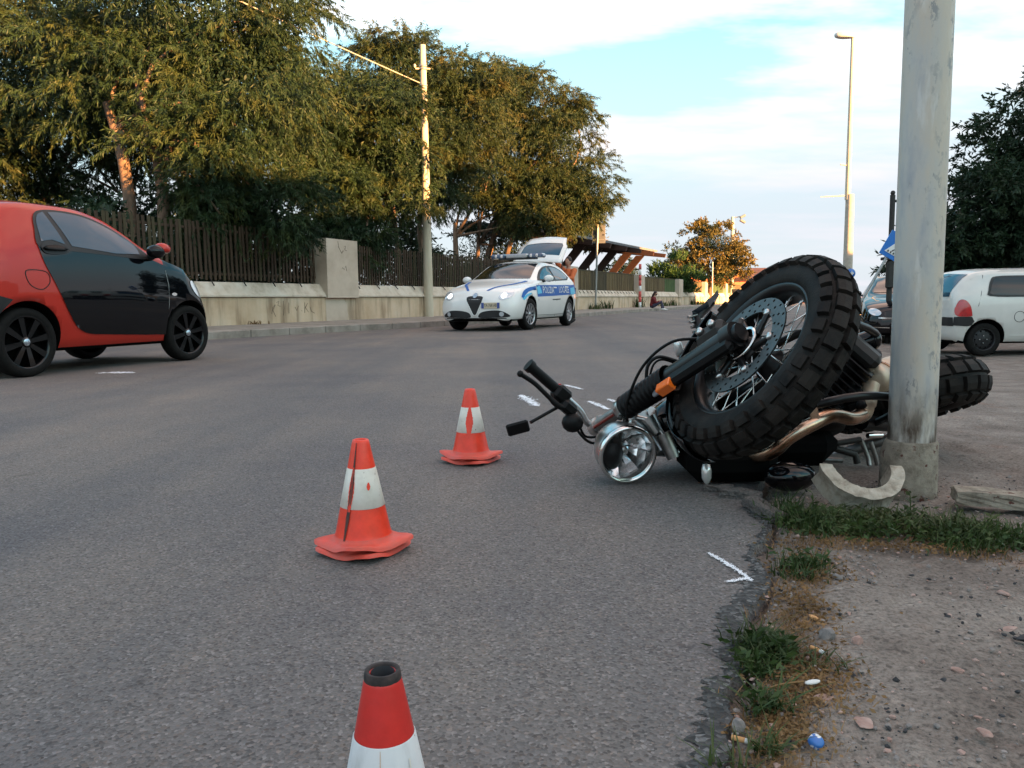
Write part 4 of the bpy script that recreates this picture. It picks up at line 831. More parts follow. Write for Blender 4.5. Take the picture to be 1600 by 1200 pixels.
# indicators
for p, d, l in (((.572, 2.62, .388), (-.27, -.05, .96), 'left'), ((.603, 2.42, .128), (.0, -.15, -.98), 'right')):
    p = Vector(p); d = Vector(d).normalized(); mcb(MB().tube([p - d * .03, p + d * .03], [.011, .008], 8), 'indicator_stalk', 'black_plastic')
    mcb(MB().lathe([(0, .03), (.012, .033), (.016, .05), (.015, .075), (.007, .092), (0, .094)], p, d, 14), 'indicator_lens', 'clear_lens')
# frame, engine and bodywork
def bpath(P_, r, name, m, n=10): return mcb(MB().tube(cat_rom([BP(*p) for p in P_], 5), r, n), name, m)
for sg in (1, -1):
    bpath([(1.02, .02 * sg, .52), (.8, .12 * sg, .42), (.5, .14 * sg, .40), (.1, .12 * sg, .46), (-.15, .09 * sg, .50)], .014, 'frame_tube', 'black_paint')
    bpath([(1.02, .02 * sg, .46), (.92, .10 * sg, .15), (.80, .13 * sg, -.10), (.45, .13 * sg, -.12), (.34, .13 * sg, .05)], .014, 'frame_tube', 'black_paint')
    bpath([(.40, .12 * sg, .06), (.2, .125 * sg, .03), (-.02, .12 * sg, 0)], [.028] * 6 + [.022] * 5, 'swing_arm', 'black_paint')
    bpath([(.05, .145 * sg, .02), (.16, .15 * sg, .38)], .022, 'shock_absorber', 'dull_alloy')
b = MB(); b.ball((.80, 0, .47), (.27, .115, .145), 18); b.v = [Mb @ Vector((v[0], v[1] * (1 if v[2] < .5 else .9), v[2])) for v in b.v]; mcb(b, 'fuel_tank', 'black_gloss')
b = MB(); b.box((.27, 0, .46), (.62, .19, .07), bev=.03); b.v = [Mb @ Vector(v) for v in b.v]; mcb(b, 'seat', 'black_plastic')
b = MB(); b.box((.62, 0, .17), (.30, .20, .20), bev=.05); b.lathe([(0, .15), (.085, .15), (.10, .13), (.10, -.13), (.085, -.15), (0, -.15)], (.58, 0, .15), (0, 1, 0), 20); b.v = [Mb @ Vector(v) for v in b.v]; mcb(b, 'engine_case', 'black_plastic')
b = MB(); b.box((.40, 0, .26), (.22, .17, .2), bev=.04); b.v = [Mb @ Vector(v) for v in b.v]; mcb(b, 'air_box', 'black_plastic')
# finned cylinder seen past the tyre
cy0, cy1 = Vector((1.06, 2.74, .26)), Vector((1.17, 2.68, .40)); cd_ = (cy1 - cy0).normalized(); ex, ey, _ = basis(cd_)
CY = mcb(MB().tube([cy0, cy1], .055, 20), 'cylinder', 'black_plastic')
for i in range(9):
    b = MB(); b.box(cy0.lerp(cy1, i / 8.), (.165, .165, .006), Matrix((ex, ey, cd_)).transposed(), bev=.002); mcb(b, 'cooling_fin', 'black_paint', CY)
b = MB(); b.box(cy1 + cd_ * .035, (.13, .14, .055), Matrix((ex, ey, cd_)).transposed(), bev=.018); mcb(b, 'cylinder_head', 'iron_dark', CY)
b = MB(); b.box((1.15, 2.63, .285), (.05, .05, .05), bev=.012); b.ball((1.165, 2.61, .25), .022, 8); mcb(b, 'spark_cap', 'black_plastic', CY)
# exhaust
EX = mcb(MB().tube(cat_rom([(.74, 2.60, .07), (.816, 2.47, .118), (.869, 2.44, .175), (.945, 2.45, .214), (1.026, 2.50, .232), (1.109, 2.55, .214), (1.165, 2.60, .218)], 6), .0235, 16), 'exhaust_pipe', 'copper_pipe')
mcb(MB().tube(cat_rom([(1.155, 2.60, .212), (1.182, 2.615, .225), (1.195, 2.625, .265), (1.215, 2.65, .315)], 6), [.026] * 10 + [.030] * 9, 16), 'exhaust_elbow', 'heat_shield', EX)
mcb(MB().tube([(1.168, 2.77, .445), (1.20, 2.735, .385), (1.235, 2.70, .335)], [.020, .028, .040], 14), 'exhaust_joint', 'heat_shield', EX)
mcb(MB().lathe([(0, -.012), (.040, -.010), (.052, .0), (.056, .02), (.056, .05), (.050, .056), (.056, .062), (.057, .25), (.045, .30), (0, .30)], (1.235, 2.685, .322), (.62, .76, .05), 26), 'muffler', 'heat_shield', EX)
mcb(MB().lathe([(.0565, .066), (.060, .066), (.060, .082), (.0565, .082)], (1.235, 2.685, .322), (.62, .76, .05), 26), 'muffler_band', 'copper_pipe', EX)
b = MB(); b.box((.945, 2.44, .245), (.028, .008, .075), Matrix.Rotation(-.2, 3, 'Y'), bev=.003); mcb(b, 'heat_shield_tab', 'copper_pipe', EX)
mcb(MB().tube([(1.19, 2.80, .432), (1.275, 2.78, .458)], [.030, .038], 16).ball((1.278, 2.78, .458), (.026, .037, .037), 12), 'crash_bobbin', 'black_gloss')
mcb(MB().tube([(1.22, 2.74, .41), (1.275, 2.75, .395)], .032, 14), 'intake_pipe', 'black_plastic')
bpath([(.86, .14, .44), (.80, .19, .30), (.72, .20, .1)], .014, 'crash_bar', 'dull_alloy')
# panel painted with sky blue reflection, glimpsed past the upper tyre edge
V = [Vector(p) for p in ((.64, 2.80, .565), (.69, 2.78, .600), (.735, 2.82, .640), (.72, 2.86, .590), (.66, 2.86, .535))]
b = MB(); nn = Vector((-.4, -.7, .6)).normalized(); b.add(V + [v - nn * .03 for v in V], [(0, 1, 2, 3, 4), (9, 8, 7, 6, 5)] + [(k, 5 + k, 5 + (k + 1) % 5, (k + 1) % 5) for k in range(5)]); mcb(b, 'side_panel', 'sky_gloss')
for i in range(5): mcb(MB().tube([(.625 + .006 * i, 2.79, .545 - .018 * i), (.70 + .006 * i, 2.84, .56 - .018 * i)], .006, 6), 'oil_cooler_fin', 'dull_alloy')
mcb(MB().tube([BP(.95, .1, .25), (.66, 2.82, .54), (.72, 2.84, .60)], .016, 8), 'panel_strut', 'black_paint')
# footrest, stand and chain guard under the engine
for P_, r, nm, m in (([(1.10, 2.80, .075), (1.255, 2.80, .098)], .011, 'foot_bracket', 'iron_dark'), ([(1.255, 2.80, .098), (1.285, 2.80, .03), (1.285, 2.79, .004)], .009, 'foot_rest', 'dull_alloy'), ([(1.29, 2.80, .09), (1.312, 2.80, .03), (1.318, 2.80, .004)], .009, 'foot_rest', 'dull_alloy'),
                    ([(1.06, 2.82, .10), (1.15, 2.80, .07), (1.235, 2.80, .045), (1.245, 2.80, .012)], .013, 'side_stand', 'iron_dark'), ([(1.13, 2.83, .02), (1.20, 2.82, .018)], .010, 'gear_lever', 'dull_alloy'), ([(1.27, 2.78, .115), (1.33, 2.80, .112)], .010, 'stand_spring', 'chrome')):
    mcb(MB().tube(P_, r, 8), nm, m)
b = MB(); b.box((1.00, 2.72, .10), (.26, .16, .15), bev=.06); mcb(b, 'sump', 'arch_black')  # sump coloured near-black to paint the dark void under the engine
b = MB(); b.ball((.87, 2.43, .052), (.085, .06, .048), 16, Matrix.Rotation(.1, 3, 'Z')); b.v = [(v[0], v[1], max(v[2], .006)) for v in b.v]; mcb(b, 'broken_cover', 'black_gloss')
b = MB(); b.box((.72, 2.62, .07), (.30, .24, .12), bev=.04); mcb(b, 'cylinder_cover', 'arch_black')  # cover coloured near-black so it sinks into the painted shade

# ------------------------------------------------------------------ near lamp post, its broken concrete and slabs
LP = thing('lamp_post', 'weathered grey steel lamp post with flaking paint behind which motorcycle lies', 'lamp post', (1.262, 2.45, 0))
px_, py_ = 1.258, 2.45
b = MB(); b.tube([(px_, py_, .155 + i * .45) for i in range(14)], [.0695 - .0006 * i for i in range(14)], 40, caps=False); b.build('shaft', 'post_paint', LP, True)
b = MB(); V = []
pr = [(.0, -.05), (.078, -.05), (.079, .0), (.0775, .06), (.078, .12), (.0765, .152), (.074, .160), (.0, .160)]
b.lathe(pr, (px_, py_, 0), n=48); b.v = [tuple(Vector(v) + (Vector(v) - Vector((px_, py_, v[2]))).normalized() * (random.uniform(-.002, .002) + (.012 * max(0, (px_ - v[0]) / .08) if v[2] < .13 else 0)) if abs(v[0] - px_) + abs(v[1] - py_) > .02 else v) for v in b.v]
b.build('concrete_footing', 'footing_concrete', LP, True)
# half ring collar knocked off the footing, tipped towards the viewer
b = MB(); ro, ri, hh = .122, .084, .075; cM = Matrix.Translation((1.005, 2.245, .030)) @ Matrix.Rotation(R(40), 4, 'X') @ Matrix.Rotation(R(3), 4, 'Y'); V = []; n = 30
for k in range(n + 1):
    a_ = R(180 + 180 * k / n)
    for r, z in ((ri, 0), (ri, hh), ((ri + ro) / 2, hh), (ro, hh), (ro * (.97 if k % 4 else .93), hh * .5), (ro, 0)):
        f_ = 1 + random.uniform(-.018, .018) * (r > ri); V.append(cM @ Vector((r * f_ * math.cos(a_), r * f_ * math.sin(a_) + .06, z + random.uniform(-.002, .002))))
F_ = [(6 * k + j, 6 * k + (j + 1) % 6, 6 * k + 6 + (j + 1) % 6, 6 * k + 6 + j) for k in range(n) for j in range(6)] + [tuple(range(6)), tuple(range(6 * n + 5, 6 * n - 1, -1))]
o = raw('concrete_collar', V, F_, 'broken_concrete'); tag(o, 'broken half ring of pale concrete lying in grass before the lamp post', 'concrete piece')
def rough_block(name, c, d, rz, m, label, cat, sub=2, amp=.12, tilt=(0, 0), group=None):
    bm = bmesh.new(); bmesh.ops.create_cube(bm, size=1); bmesh.ops.subdivide_edges(bm, edges=bm.edges[:], cuts=sub, use_grid_fill=True); rs_ = np.random.default_rng(int(abs(c[0]) * 9999))
    for v in bm.verts:
        k = rs_.normal(size=3) * amp; v.co = Vector((v.co.x * d[0] + k[0] * min(d) * .8, v.co.y * d[1] + k[1] * min(d) * .8, v.co.z * d[2] + k[2] * d[2]))
    me = bpy.data.meshes.new(name); bm.to_mesh(me); bm.free(); me.materials.append(MT[m]); o = link(name, me); o.location = c; o.rotation_euler = (tilt[0], tilt[1], rz); return tag(o, label, cat, group)
rough_block('concrete_slab', (1.405, 2.245, .022), (.215, .085, .038), -.35, 'footing_concrete', 'flat broken concrete slab on the dirt right of the lamp post', 'slab', 4, .05, (0, .04))
rough_block('asphalt_chunk', (.712, 2.185, .012), (.052, .16, .026), .22, 'old_asphalt', 'loose lifted piece of old asphalt at the road edge beside the grass', 'asphalt piece', 3, .10, (.06, .05))
rough_block('asphalt_chunk', (.700, 2.375, .010), (.12, .05, .022), -.45, 'old_asphalt', 'thin cracked asphalt flake under the motorcycle front wheel', 'asphalt piece', 3, .12, (0, .03))
rough_block('asphalt_chunk', (.655, 2.455, .008), (.09, .035, .018), -.3, 'old_asphalt', 'small dark asphalt crumb nearest the headlight', 'asphalt piece', 3, .15)

# ------------------------------------------------------------------ traffic cones
def cone(name, label, loc, rz, H=.262, rb=.070, rt=.0195, bands=(.38, .74), plate=.118, ph=.3, body=True, white='cone_white', lift=.0, seed=1, scuff=None, group='traffic cones', cm='cone_orange'):
    t = thing(name, label, 'traffic cone', loc, rz, group); rs_ = np.random.default_rng(seed)
    n = 48; V = []; F_ = []                                     # warped square base plate with rounded corners
    ring = [.0, .55, .8, 1.0, 1.0]; 
    cw = rs_.uniform(-.002, .012, 4) + np.array([.006, .0, .008, .003])
    for j, q in enumerate((rb * .98, rb * 1.05, None, None, None)):
        for k in range(n):
            a_ = 2 * math.pi * k / n; c_, s_ = math.cos(a_), math.sin(a_); sq = plate * .80 / (abs(c_) ** 8 + abs(s_) ** 8) ** .125 if 1 else 0
            if j == 0: r, z = q, .030
            elif j == 1: r, z = q, .018
            else:
                f_ = (.80, 1., 1.)[j - 2]; r = sq * f_; crn = (max(0, abs(c_ * s_) * 2 - .3) / .7) ** 1.5; w4 = cw[int(((a_) % (2 * math.pi)) // (math.pi / 2))]
                z = (.016, .012, .004)[j - 2] + w4 * crn * (.5 if j == 2 else 1) 
            V.append((r * c_, r * s_, z + lift))
    F_ = [(j * n + k, j * n + (k + 1) % n, (j + 1) * n + (k + 1) % n, (j + 1) * n + k)[::-1] for j in range(4) for k in range(n)]
    F_.append(tuple(range(4 * n, 5 * n))); raw('base', V, F_, 'cone_base', t, True)
    if not body:
        MB().lathe([(rb * .97, .02 + lift), (rb * .93, .06 + lift)], n=40).build('body', 'cone_orange', t); return t
    rr = lambda z: rb + (rt - rb) * (z - .02) / (H - .02); z0, z1 = bands[0] * H, bands[1] * H
    L_ = lambda pr: MB().lathe([(r, z + lift) for r, z in pr], n=48)
    L_([(rb + .006, .012), (rb + .001, .022), (rr(.04), .04), (rr(z0), z0)]).build('lower_body', cm, t)
    L_([(rr(z0) + .0002, z0), (rr(z0) + .0012, z0 + .001), (rr(z1) + .0012, z1 - .001), (rr(z1) + .0002, z1)]).build('white_band', white, t)
    L_([(rr(z1), z1), (rr(H * .97), H * .97), (rt - .0005, H - .001), (rt - .003, H), (rt - .0055, H - .002), (rr(H * .6) - .006, H * .6)]).build('upper_body', cm, t)
    for (a0, a1, q0, q1, m, dw) in scuff or []:                   # scrapes follow the cone surface
        V = []; F_ = []; k = 26
        for i in range(k + 1):
            f_ = i / k; z = (q0 + (q1 - q0) * f_) * H; am = a0 + (a1 - a0) * f_; wd = dw * (.35 + .65 * math.sin(f_ * math.pi)) * rs_.uniform(.85, 1.1)
            for e in (-1, 0, 1): a_ = am + e * wd; r = rr(z) + .0022; V.append((r * math.cos(a_), r * math.sin(a_), z + lift))
            if i: F_ += [(3 * i - 3, 3 * i - 2, 3 * i + 1, 3 * i), (3 * i - 2, 3 * i - 1, 3 * i + 2, 3 * i + 1)]
        raw('scrape', V, F_, m, t, True)
    return t
cone('traffic_cone', 'scuffed orange cone with dark scrape, middle of the three on the asphalt', (-.37, 1.89, 0), R(45), lift=.018, seed=3, scuff=[(R(-150), R(-165), .98, .10, 'cone_scuff', .10), (R(-155), R(-160), .76, .36, 'cone_orange', .15), (R(-105), R(-103), .55, .62, 'cone_orange', .10), (R(-160), R(-105), .10, .105, 'cone_scuff', .05)])
cone('traffic_cone', 'second cone nested beneath the middle scuffed cone, showing only its base', (-.37, 1.89, 0), R(62), body=False, seed=5, plate=.112)
cone('traffic_cone', 'orange cone with peeled white band, nearest the motorcycle handlebar', (-.16, 2.97, 0), R(38), lift=.018, seed=8, scuff=[(R(-128), R(-132), .75, .36, 'cone_orange', .30)])
cone('traffic_cone', 'second cone nested beneath the cone nearest the motorcycle, only base visible', (-.16, 2.97, 0), R(60), body=False, seed=12, plate=.112)
t = cone('traffic_cone', 'front cone cut by the bottom picture edge with sooty worn rim', (-.121, .685, 0), R(20), H=.276, rt=.0160, rb=.066, bands=(.30, .79), white='cone_grey_white', seed=15, cm='cone_red', scuff=[(R(-108), R(-108), .30, .785, 'filter_tan', .018), (R(-60), R(-58), .45, .74, 'cone_white', .05)])
b = MB(); b.lathe([(.0166, .2665), (.0170, .2685), (.0170, .273), (.0160, .278), (.0125, .2775), (.012, .270), (.018, .2)], n=40); b.v = [(v[0], v[1], v[2] + (.0016 * math.sin(9 * math.atan2(v[1], v[0])) + .002 * math.sin(5 * math.atan2(v[1], v[0])) if v[2] < .269 else 0)) for v in b.v]; b.build('sooty_rim', 'soot', t)
MB().lathe([(.0106, .2765), (.0100, .270), (.0098, .235), (.0, .230)], n=32).build('dark_bore', 'ink', t)

# ------------------------------------------------------------------ cars
def hermite(xs, ys, x):
    xs = np.array(xs, float); ys = np.array(ys, float); d = np.diff(ys) / np.diff(xs); m = np.zeros(len(xs)); m[0], m[-1] = d[0], d[-1]
    for i in range(1, len(xs) - 1): m[i] = 0 if d[i - 1] * d[i] <= 0 else 2 * d[i - 1] * d[i] / (d[i - 1] + d[i])
    i = np.clip(np.searchsorted(xs, x) - 1, 0, len(xs) - 2); h = xs[i + 1] - xs[i]; t = (x - xs[i]) / h
    return (2 * t ** 3 - 3 * t * t + 1) * ys[i] + (t ** 3 - 2 * t * t + t) * h * m[i] + (-2 * t ** 3 + 3 * t * t) * ys[i + 1] + (t ** 3 - t * t) * h * m[i + 1]
def car_shell(ST, n=96):
    ST = np.array(ST); xs = ST[:, 0]; X = np.linspace(xs[0], xs[-1], n); ce = (1 - np.cos(np.linspace(0, math.pi, n))) / 2; X = .6 * X + .4 * (xs[0] + (xs[-1] - xs[0]) * ce)
    C_ = [hermite(xs, ST[:, k], X) for k in range(1, 10)]; V = []; m = None
    for i in range(n):
        zb, wb, zm, wm, ze, we, zd, wd, zt = (c[i] for c in C_); P = [(wb * .5, zb - .005), (wb * .93, zb)]
        for t in np.linspace(0, 1, 10):
            z = zb + .03 + (ze - zb - .03) * t; za, zc, zz = zb + .03, ze, zm
            y = wb * (z - zz) * (z - zc) / ((za - zz) * (za - zc)) + wm * (z - za) * (z - zc) / ((zz - za) * (zz - zc)) + we * (z - za) * (z - zz) / ((zc - za) * (zc - zz)); P.append((y, z))
        for t in np.linspace(0, 1, 8)[1:]: P.append((we + (wd - we) * t + .016 * math.sin(math.pi * t), ze + (zd - ze) * t))
        for t in np.linspace(0, 1, 8)[1:]: P.append((wd * (1 - t), zd + (zt - zd) * (1 - (1 - t) ** 2.2)))
        full = [(-y, z) for y, z in P[:-1]] + [P[-1]] + [(y, z) for y, z in P[-2::-1]]; m = len(full); V += [(X[i], y, z) for y, z in full]
    F_ = [(i * m + k, i * m + (k + 1) % m, (i + 1) * m + (k + 1) % m, (i + 1) * m + k) for i in range(n - 1) for k in range(m)] + [tuple(range(m - 1, -1, -1)), tuple(range((n - 1) * m, n * m))]
    return V, F_
class Car:
    def __init__(s, name, label, loc, heading, ST, paint, axles, wr, track, arch, split=None, group=None, scale=(1, 1, 1)):
        """heading: degrees clockwise from +Y; local x forward, y left"""
        s.t = thing(name, label, 'car', loc, math.pi / 2 - R(heading), group); s.t.scale = scale; s.ax = axles; s.wr = wr; s.tr = track
        V, F_ = car_shell(ST); me = bpy.data.meshes.new('body'); me.from_pydata(V, [], F_); me.update(); ob = bpy.data.objects.new('tmp', me); COL.objects.link(ob)
        bm = bmesh.new(); bm.from_mesh(me); bmesh.ops.recalc_face_normals(bm, faces=bm.faces[:]); s.bvh = BVHTree.FromBMesh(bm); bm.to_mesh(me); bm.free()
        for x in axles:
            for sg in (-1, 1):
                cb_ = MB().lathe([(0, -.2), (arch, -.2), (arch, .2), (0, .2)], (x, sg * (track + .12), wr + .005), (0, 1, 0), 40); co = cb_.build('cut', 'arch_black')
                cbm = bmesh.new(); cbm.from_mesh(co.data); bmesh.ops.remove_doubles(cbm, verts=cbm.verts[:], dist=1e-5); bmesh.ops.recalc_face_normals(cbm, faces=cbm.faces[:]); cbm.to_mesh(co.data); cbm.free()
                md = ob.modifiers.new('b', 'BOOLEAN'); md.object = co; md.operation = 'DIFFERENCE'; md.solver = 'EXACT'
        bpy.context.view_layer.update(); me2 = bpy.data.meshes.new_from_object(ob.evaluated_get(bpy.context.evaluated_depsgraph_get()))
        for o_ in [o_ for o_ in bpy.data.objects if o_.name.startswith('cut')] + [ob]: bpy.data.objects.remove(o_)
        bm = bmesh.new(); bm.from_mesh(me2); me2.materials.clear()
        for m_ in (paint, 'arch_black', 'car_trim'): me2.materials.append(MT[m_])
        for f in bm.faces:
            c = f.calc_center_median(); f.smooth = True; f.material_index = 0
            for x in axles:
                if math.hypot(c.x - x, c.z - wr - .005) < arch + .001 and abs(c.y) > track - .09 and not (abs(f.normal.y) > .6 and abs(c.y) > track - .02): f.material_index = 1; f.smooth = False
            if f.normal.z < -.8 and c.z < .3: f.material_index = 1
        if split:                                                    # second paint ahead of x = split
            x0, nm, m2 = split; bmesh.ops.bisect_plane(bm, geom=bm.verts[:] + bm.edges[:] + bm.faces[:], plane_co=(x0, 0, 0), plane_no=(1, 0, 0))
            b2 = bm.copy(); bmesh.ops.delete(b2, geom=[f for f in b2.faces if f.calc_center_median().x < x0], context='FACES'); bmesh.ops.delete(bm, geom=[f for f in bm.faces if f.calc_center_median().x >= x0], context='FACES')
            me3 = bpy.data.meshes.new(nm); b2.to_mesh(me3); b2.free(); me3.materials.append(MT[m2]); me3.materials.append(MT['arch_black']); link(nm, me3, s.t)
        bm.to_mesh(me2); bm.free(); s.body = link('body', me2, s.t)
    def hit(s, view, a, b):
        d = {'L': ((a, 4, b), (0, -1, 0)), 'R': ((a, -4, b), (0, 1, 0)), 'F': ((9, a, b), (-1, 0, 0)), 'B': ((-9, a, b), (1, 0, 0)), 'T': ((a, b, 5), (0, 0, -1))}[view]
        h = s.bvh.ray_cast(Vector(d[0]), Vector(d[1]))
        if h[0] is None: h = s.bvh.find_nearest(Vector(d[0]) + Vector(d[1]) * (3.2 if view in 'LR' else 6 if view in 'FB' else 4))
        nrm = h[1] if h[1].dot(Vector(d[1])) < 0 else -h[1]; return h[0], nrm
    def panel(s, name, view, poly, m, off=.004, cell=.06, parent=None, thick=0):
        bm = bmesh.new(); f = bm.faces.new([bm.verts.new((a, b, 0)) for a, b in poly]); P = np.array(poly); lo, hi = P.min(0), P.max(0)
        for k in (0, 1):
            v = math.ceil(lo[k] / cell) * cell
            while v < hi[k]:
                no = [0, 0, 0]; no[k] = 1; co = [0, 0, 0]; co[k] = v; bmesh.ops.bisect_plane(bm, geom=bm.verts[:] + bm.edges[:] + bm.faces[:], plane_co=co, plane_no=no); v += cell
        for v in bm.verts: p, nrm = s.hit(view, v.co.x, v.co.y); v.co = p + nrm * off
        for f in bm.faces: f.smooth = True
        bmesh.ops.recalc_face_normals(bm, faces=bm.faces[:]); me = bpy.data.meshes.new(name); bm.to_mesh(me); bm.free(); me.materials.append(MT[m]); o = link(name, me, parent or s.t)
        if thick: md = o.modifiers.new('s', 'SOLIDIFY'); md.thickness = thick; md.offset = 0
        return o
    def seam(s, name, view, pts, wd=.006, m='seam', off=.0055, par=None):
        P = [s.hit(view, a, b) for a, b in pts]; return MB().tube([p + n_ * (off - .004) for p, n_ in P], wd, 5, caps=False).build(name, m, par or s.t)
    def text(s, name, view, body, size, at, m, off=.008, flip=1, slope=0., par=None):
        me = text_mesh(body, size)
        for v in me.vertices: a, b = at[0] + v.co.x * flip, at[1] + v.co.y + v.co.x * slope; p, nrm = s.hit(view, a, b); v.co = p + nrm * off
        me.materials.clear(); me.materials.append(MT[m]); me.name = name; return link(name, me, par or s.t)
    def wheel(s, x, sg, rim_m, spokes, turn=0., style='alloy', hub_m=None, w_=.19, rf=.66):
        Rr = s.wr; yo = sg * s.tr; Mx = Matrix.Translation((x, yo, Rr)) @ Matrix.Rotation(turn, 4, 'Z'); pl = lambda b: [Mx @ Vector((v[0], v[1] * sg, v[2])) for v in b.v]
        rim = Rr * rf; h = w_ / 2
        b = MB().lathe([(0, -h * .5), (rim * .93, -h * .5), (rim * .93, -h * .1), (0, -h * .1)], d=(0, 1, 0), n=28); b.v = pl(b); W = b.build('wheel', 'arch_black', s.t)
        b = MB().lathe([(rim, -h * .9), (Rr * .80, -h), (Rr * .93, -h * .96), (Rr * .985, -h * .78), (Rr, -h * .4), (Rr, h * .4), (Rr * .985, h * .78), (Rr * .93, h * .96), (Rr * .80, h), (rim, h * .9)], d=(0, 1, 0), n=48); b.v = pl(b); b.build('tyre', 'tyre_dusty', W)
        b = MB(); b.lathe([(rim * 1.01, h * .9), (rim * .97, h * .93), (rim * .92, h * .6), (rim * .90, -h * .3)], d=(0, 1, 0), n=40)
        if style == 'alloy':
            for k in range(spokes):
                a0 = 2 * math.pi * k / spokes + .2; dr = lambda r, da: (r * math.cos(a0 + da), r * math.sin(a0 + da)); V = []
                for r, da, y in ((rim * .15, .5, .72), (rim * .15, -.5, .72), (rim * .94, -.13, .80), (rim * .94, .13, .80)): q = dr(r, da); V.append((q[0], h * y, q[1]))
                V += [(v[0], v[1] - h * .35, v[2]) for v in V]; b.add(V, [(0, 1, 2, 3), (0, 4, 5, 1), (1, 5, 6, 2), (2, 6, 7, 3), (3, 7, 4, 0)])
            b.lathe([(0, h * .78), (rim * .2, h * .76), (rim * .24, h * .5)], d=(0, 1, 0), n=20)
        else:
            b.lathe([(0, h * .55), (rim * .22, h * .55), (rim * .3, h * .45), (rim * .62, h * .62), (rim * .9, h * .3)], d=(0, 1, 0), n=32)
        b.v = pl(b); b.build('rim', rim_m, W)
        if hub_m: b = MB().lathe([(0, h * .84), (rim * .11, h * .83), (rim * .14, h * .78)], d=(0, 1, 0), n=18); b.v = pl(b); b.build('hub_cap', hub_m, W)
        if style == 'steel':
            b = MB()
            for k in range(10): a0 = 2 * math.pi * k / 10; b.ball((rim * .75 * math.cos(a0), h * .53, rim * .75 * math.sin(a0)), (rim * .075, .008, rim * .075), 8)
            b.v = pl(b); b.build('rim_holes', 'arch_black', W)['kind'] = 'stuff'
            b = MB()
            for k in range(4): a0 = 2 * math.pi * k / 4; b.ball((rim * .33 * math.cos(a0), h * .56, rim * .33 * math.sin(a0)), .010, 8)
            b.v = pl(b); b.build('wheel_nuts', 'silver_metal', W)
def ell(cx, cy, rx, ry, n=24, rot=0): return [(cx + rx * math.cos(t) * math.cos(rot) - ry * math.sin(t) * math.sin(rot), cy + rx * math.cos(t) * math.sin(rot) + ry * math.sin(t) * math.cos(rot)) for t in np.linspace(0, 2 * math.pi, n, endpoint=False)]

# --- red and black two-seater on the left
SM = [(-.46, .36, .50, .52, .58, .70, .55, .75, .46, .78), (-.43, .27, .62, .55, .71, .92, .64, .98, .50, 1.02), (-.32, .21, .70, .58, .79, 1.02, .74, 1.25, .56, 1.31), (-.1, .20, .73, .60, .825, 1.06, .785, 1.43, .58, 1.49), (.3, .20, .74, .60, .83, 1.08, .79, 1.48, .60, 1.54), (.7, .20, .74, .60, .825, 1.09, .785, 1.475, .60, 1.545), (1.0, .20, .74, .60, .825, 1.09, .785, 1.42, .60, 1.50), (1.25, .20, .74, .60, .825, 1.08, .78, 1.31, .62, 1.40), (1.5, .20, .74, .60, .82, 1.06, .77, 1.16, .66, 1.25), (1.7, .20, .74, .60, .82, 1.03, .77, 1.07, .68, 1.12), (1.92, .20, .74, .60, .82, .97, .77, 1.00, .66, 1.05), (2.1, .20, .74, .58, .81, .87, .74, .91, .62, .97), (2.24, .21, .70, .50, .77, .73, .69, .77, .56, .82), (2.35, .23, .62, .44, .68, .56, .63, .60, .48, .63), (2.42, .27, .44, .36, .50, .43, .46, .46, .34, .48)]
c = Car('city_car', 'small red and black two-seater car parked at the left edge', (-4.93, 7.08, 0), 19.3, SM, 'car_red', (0, 1.96), .295, .715, .345, (1.635, 'front_body', 'car_black'), scale=(1, 1, 1.025))
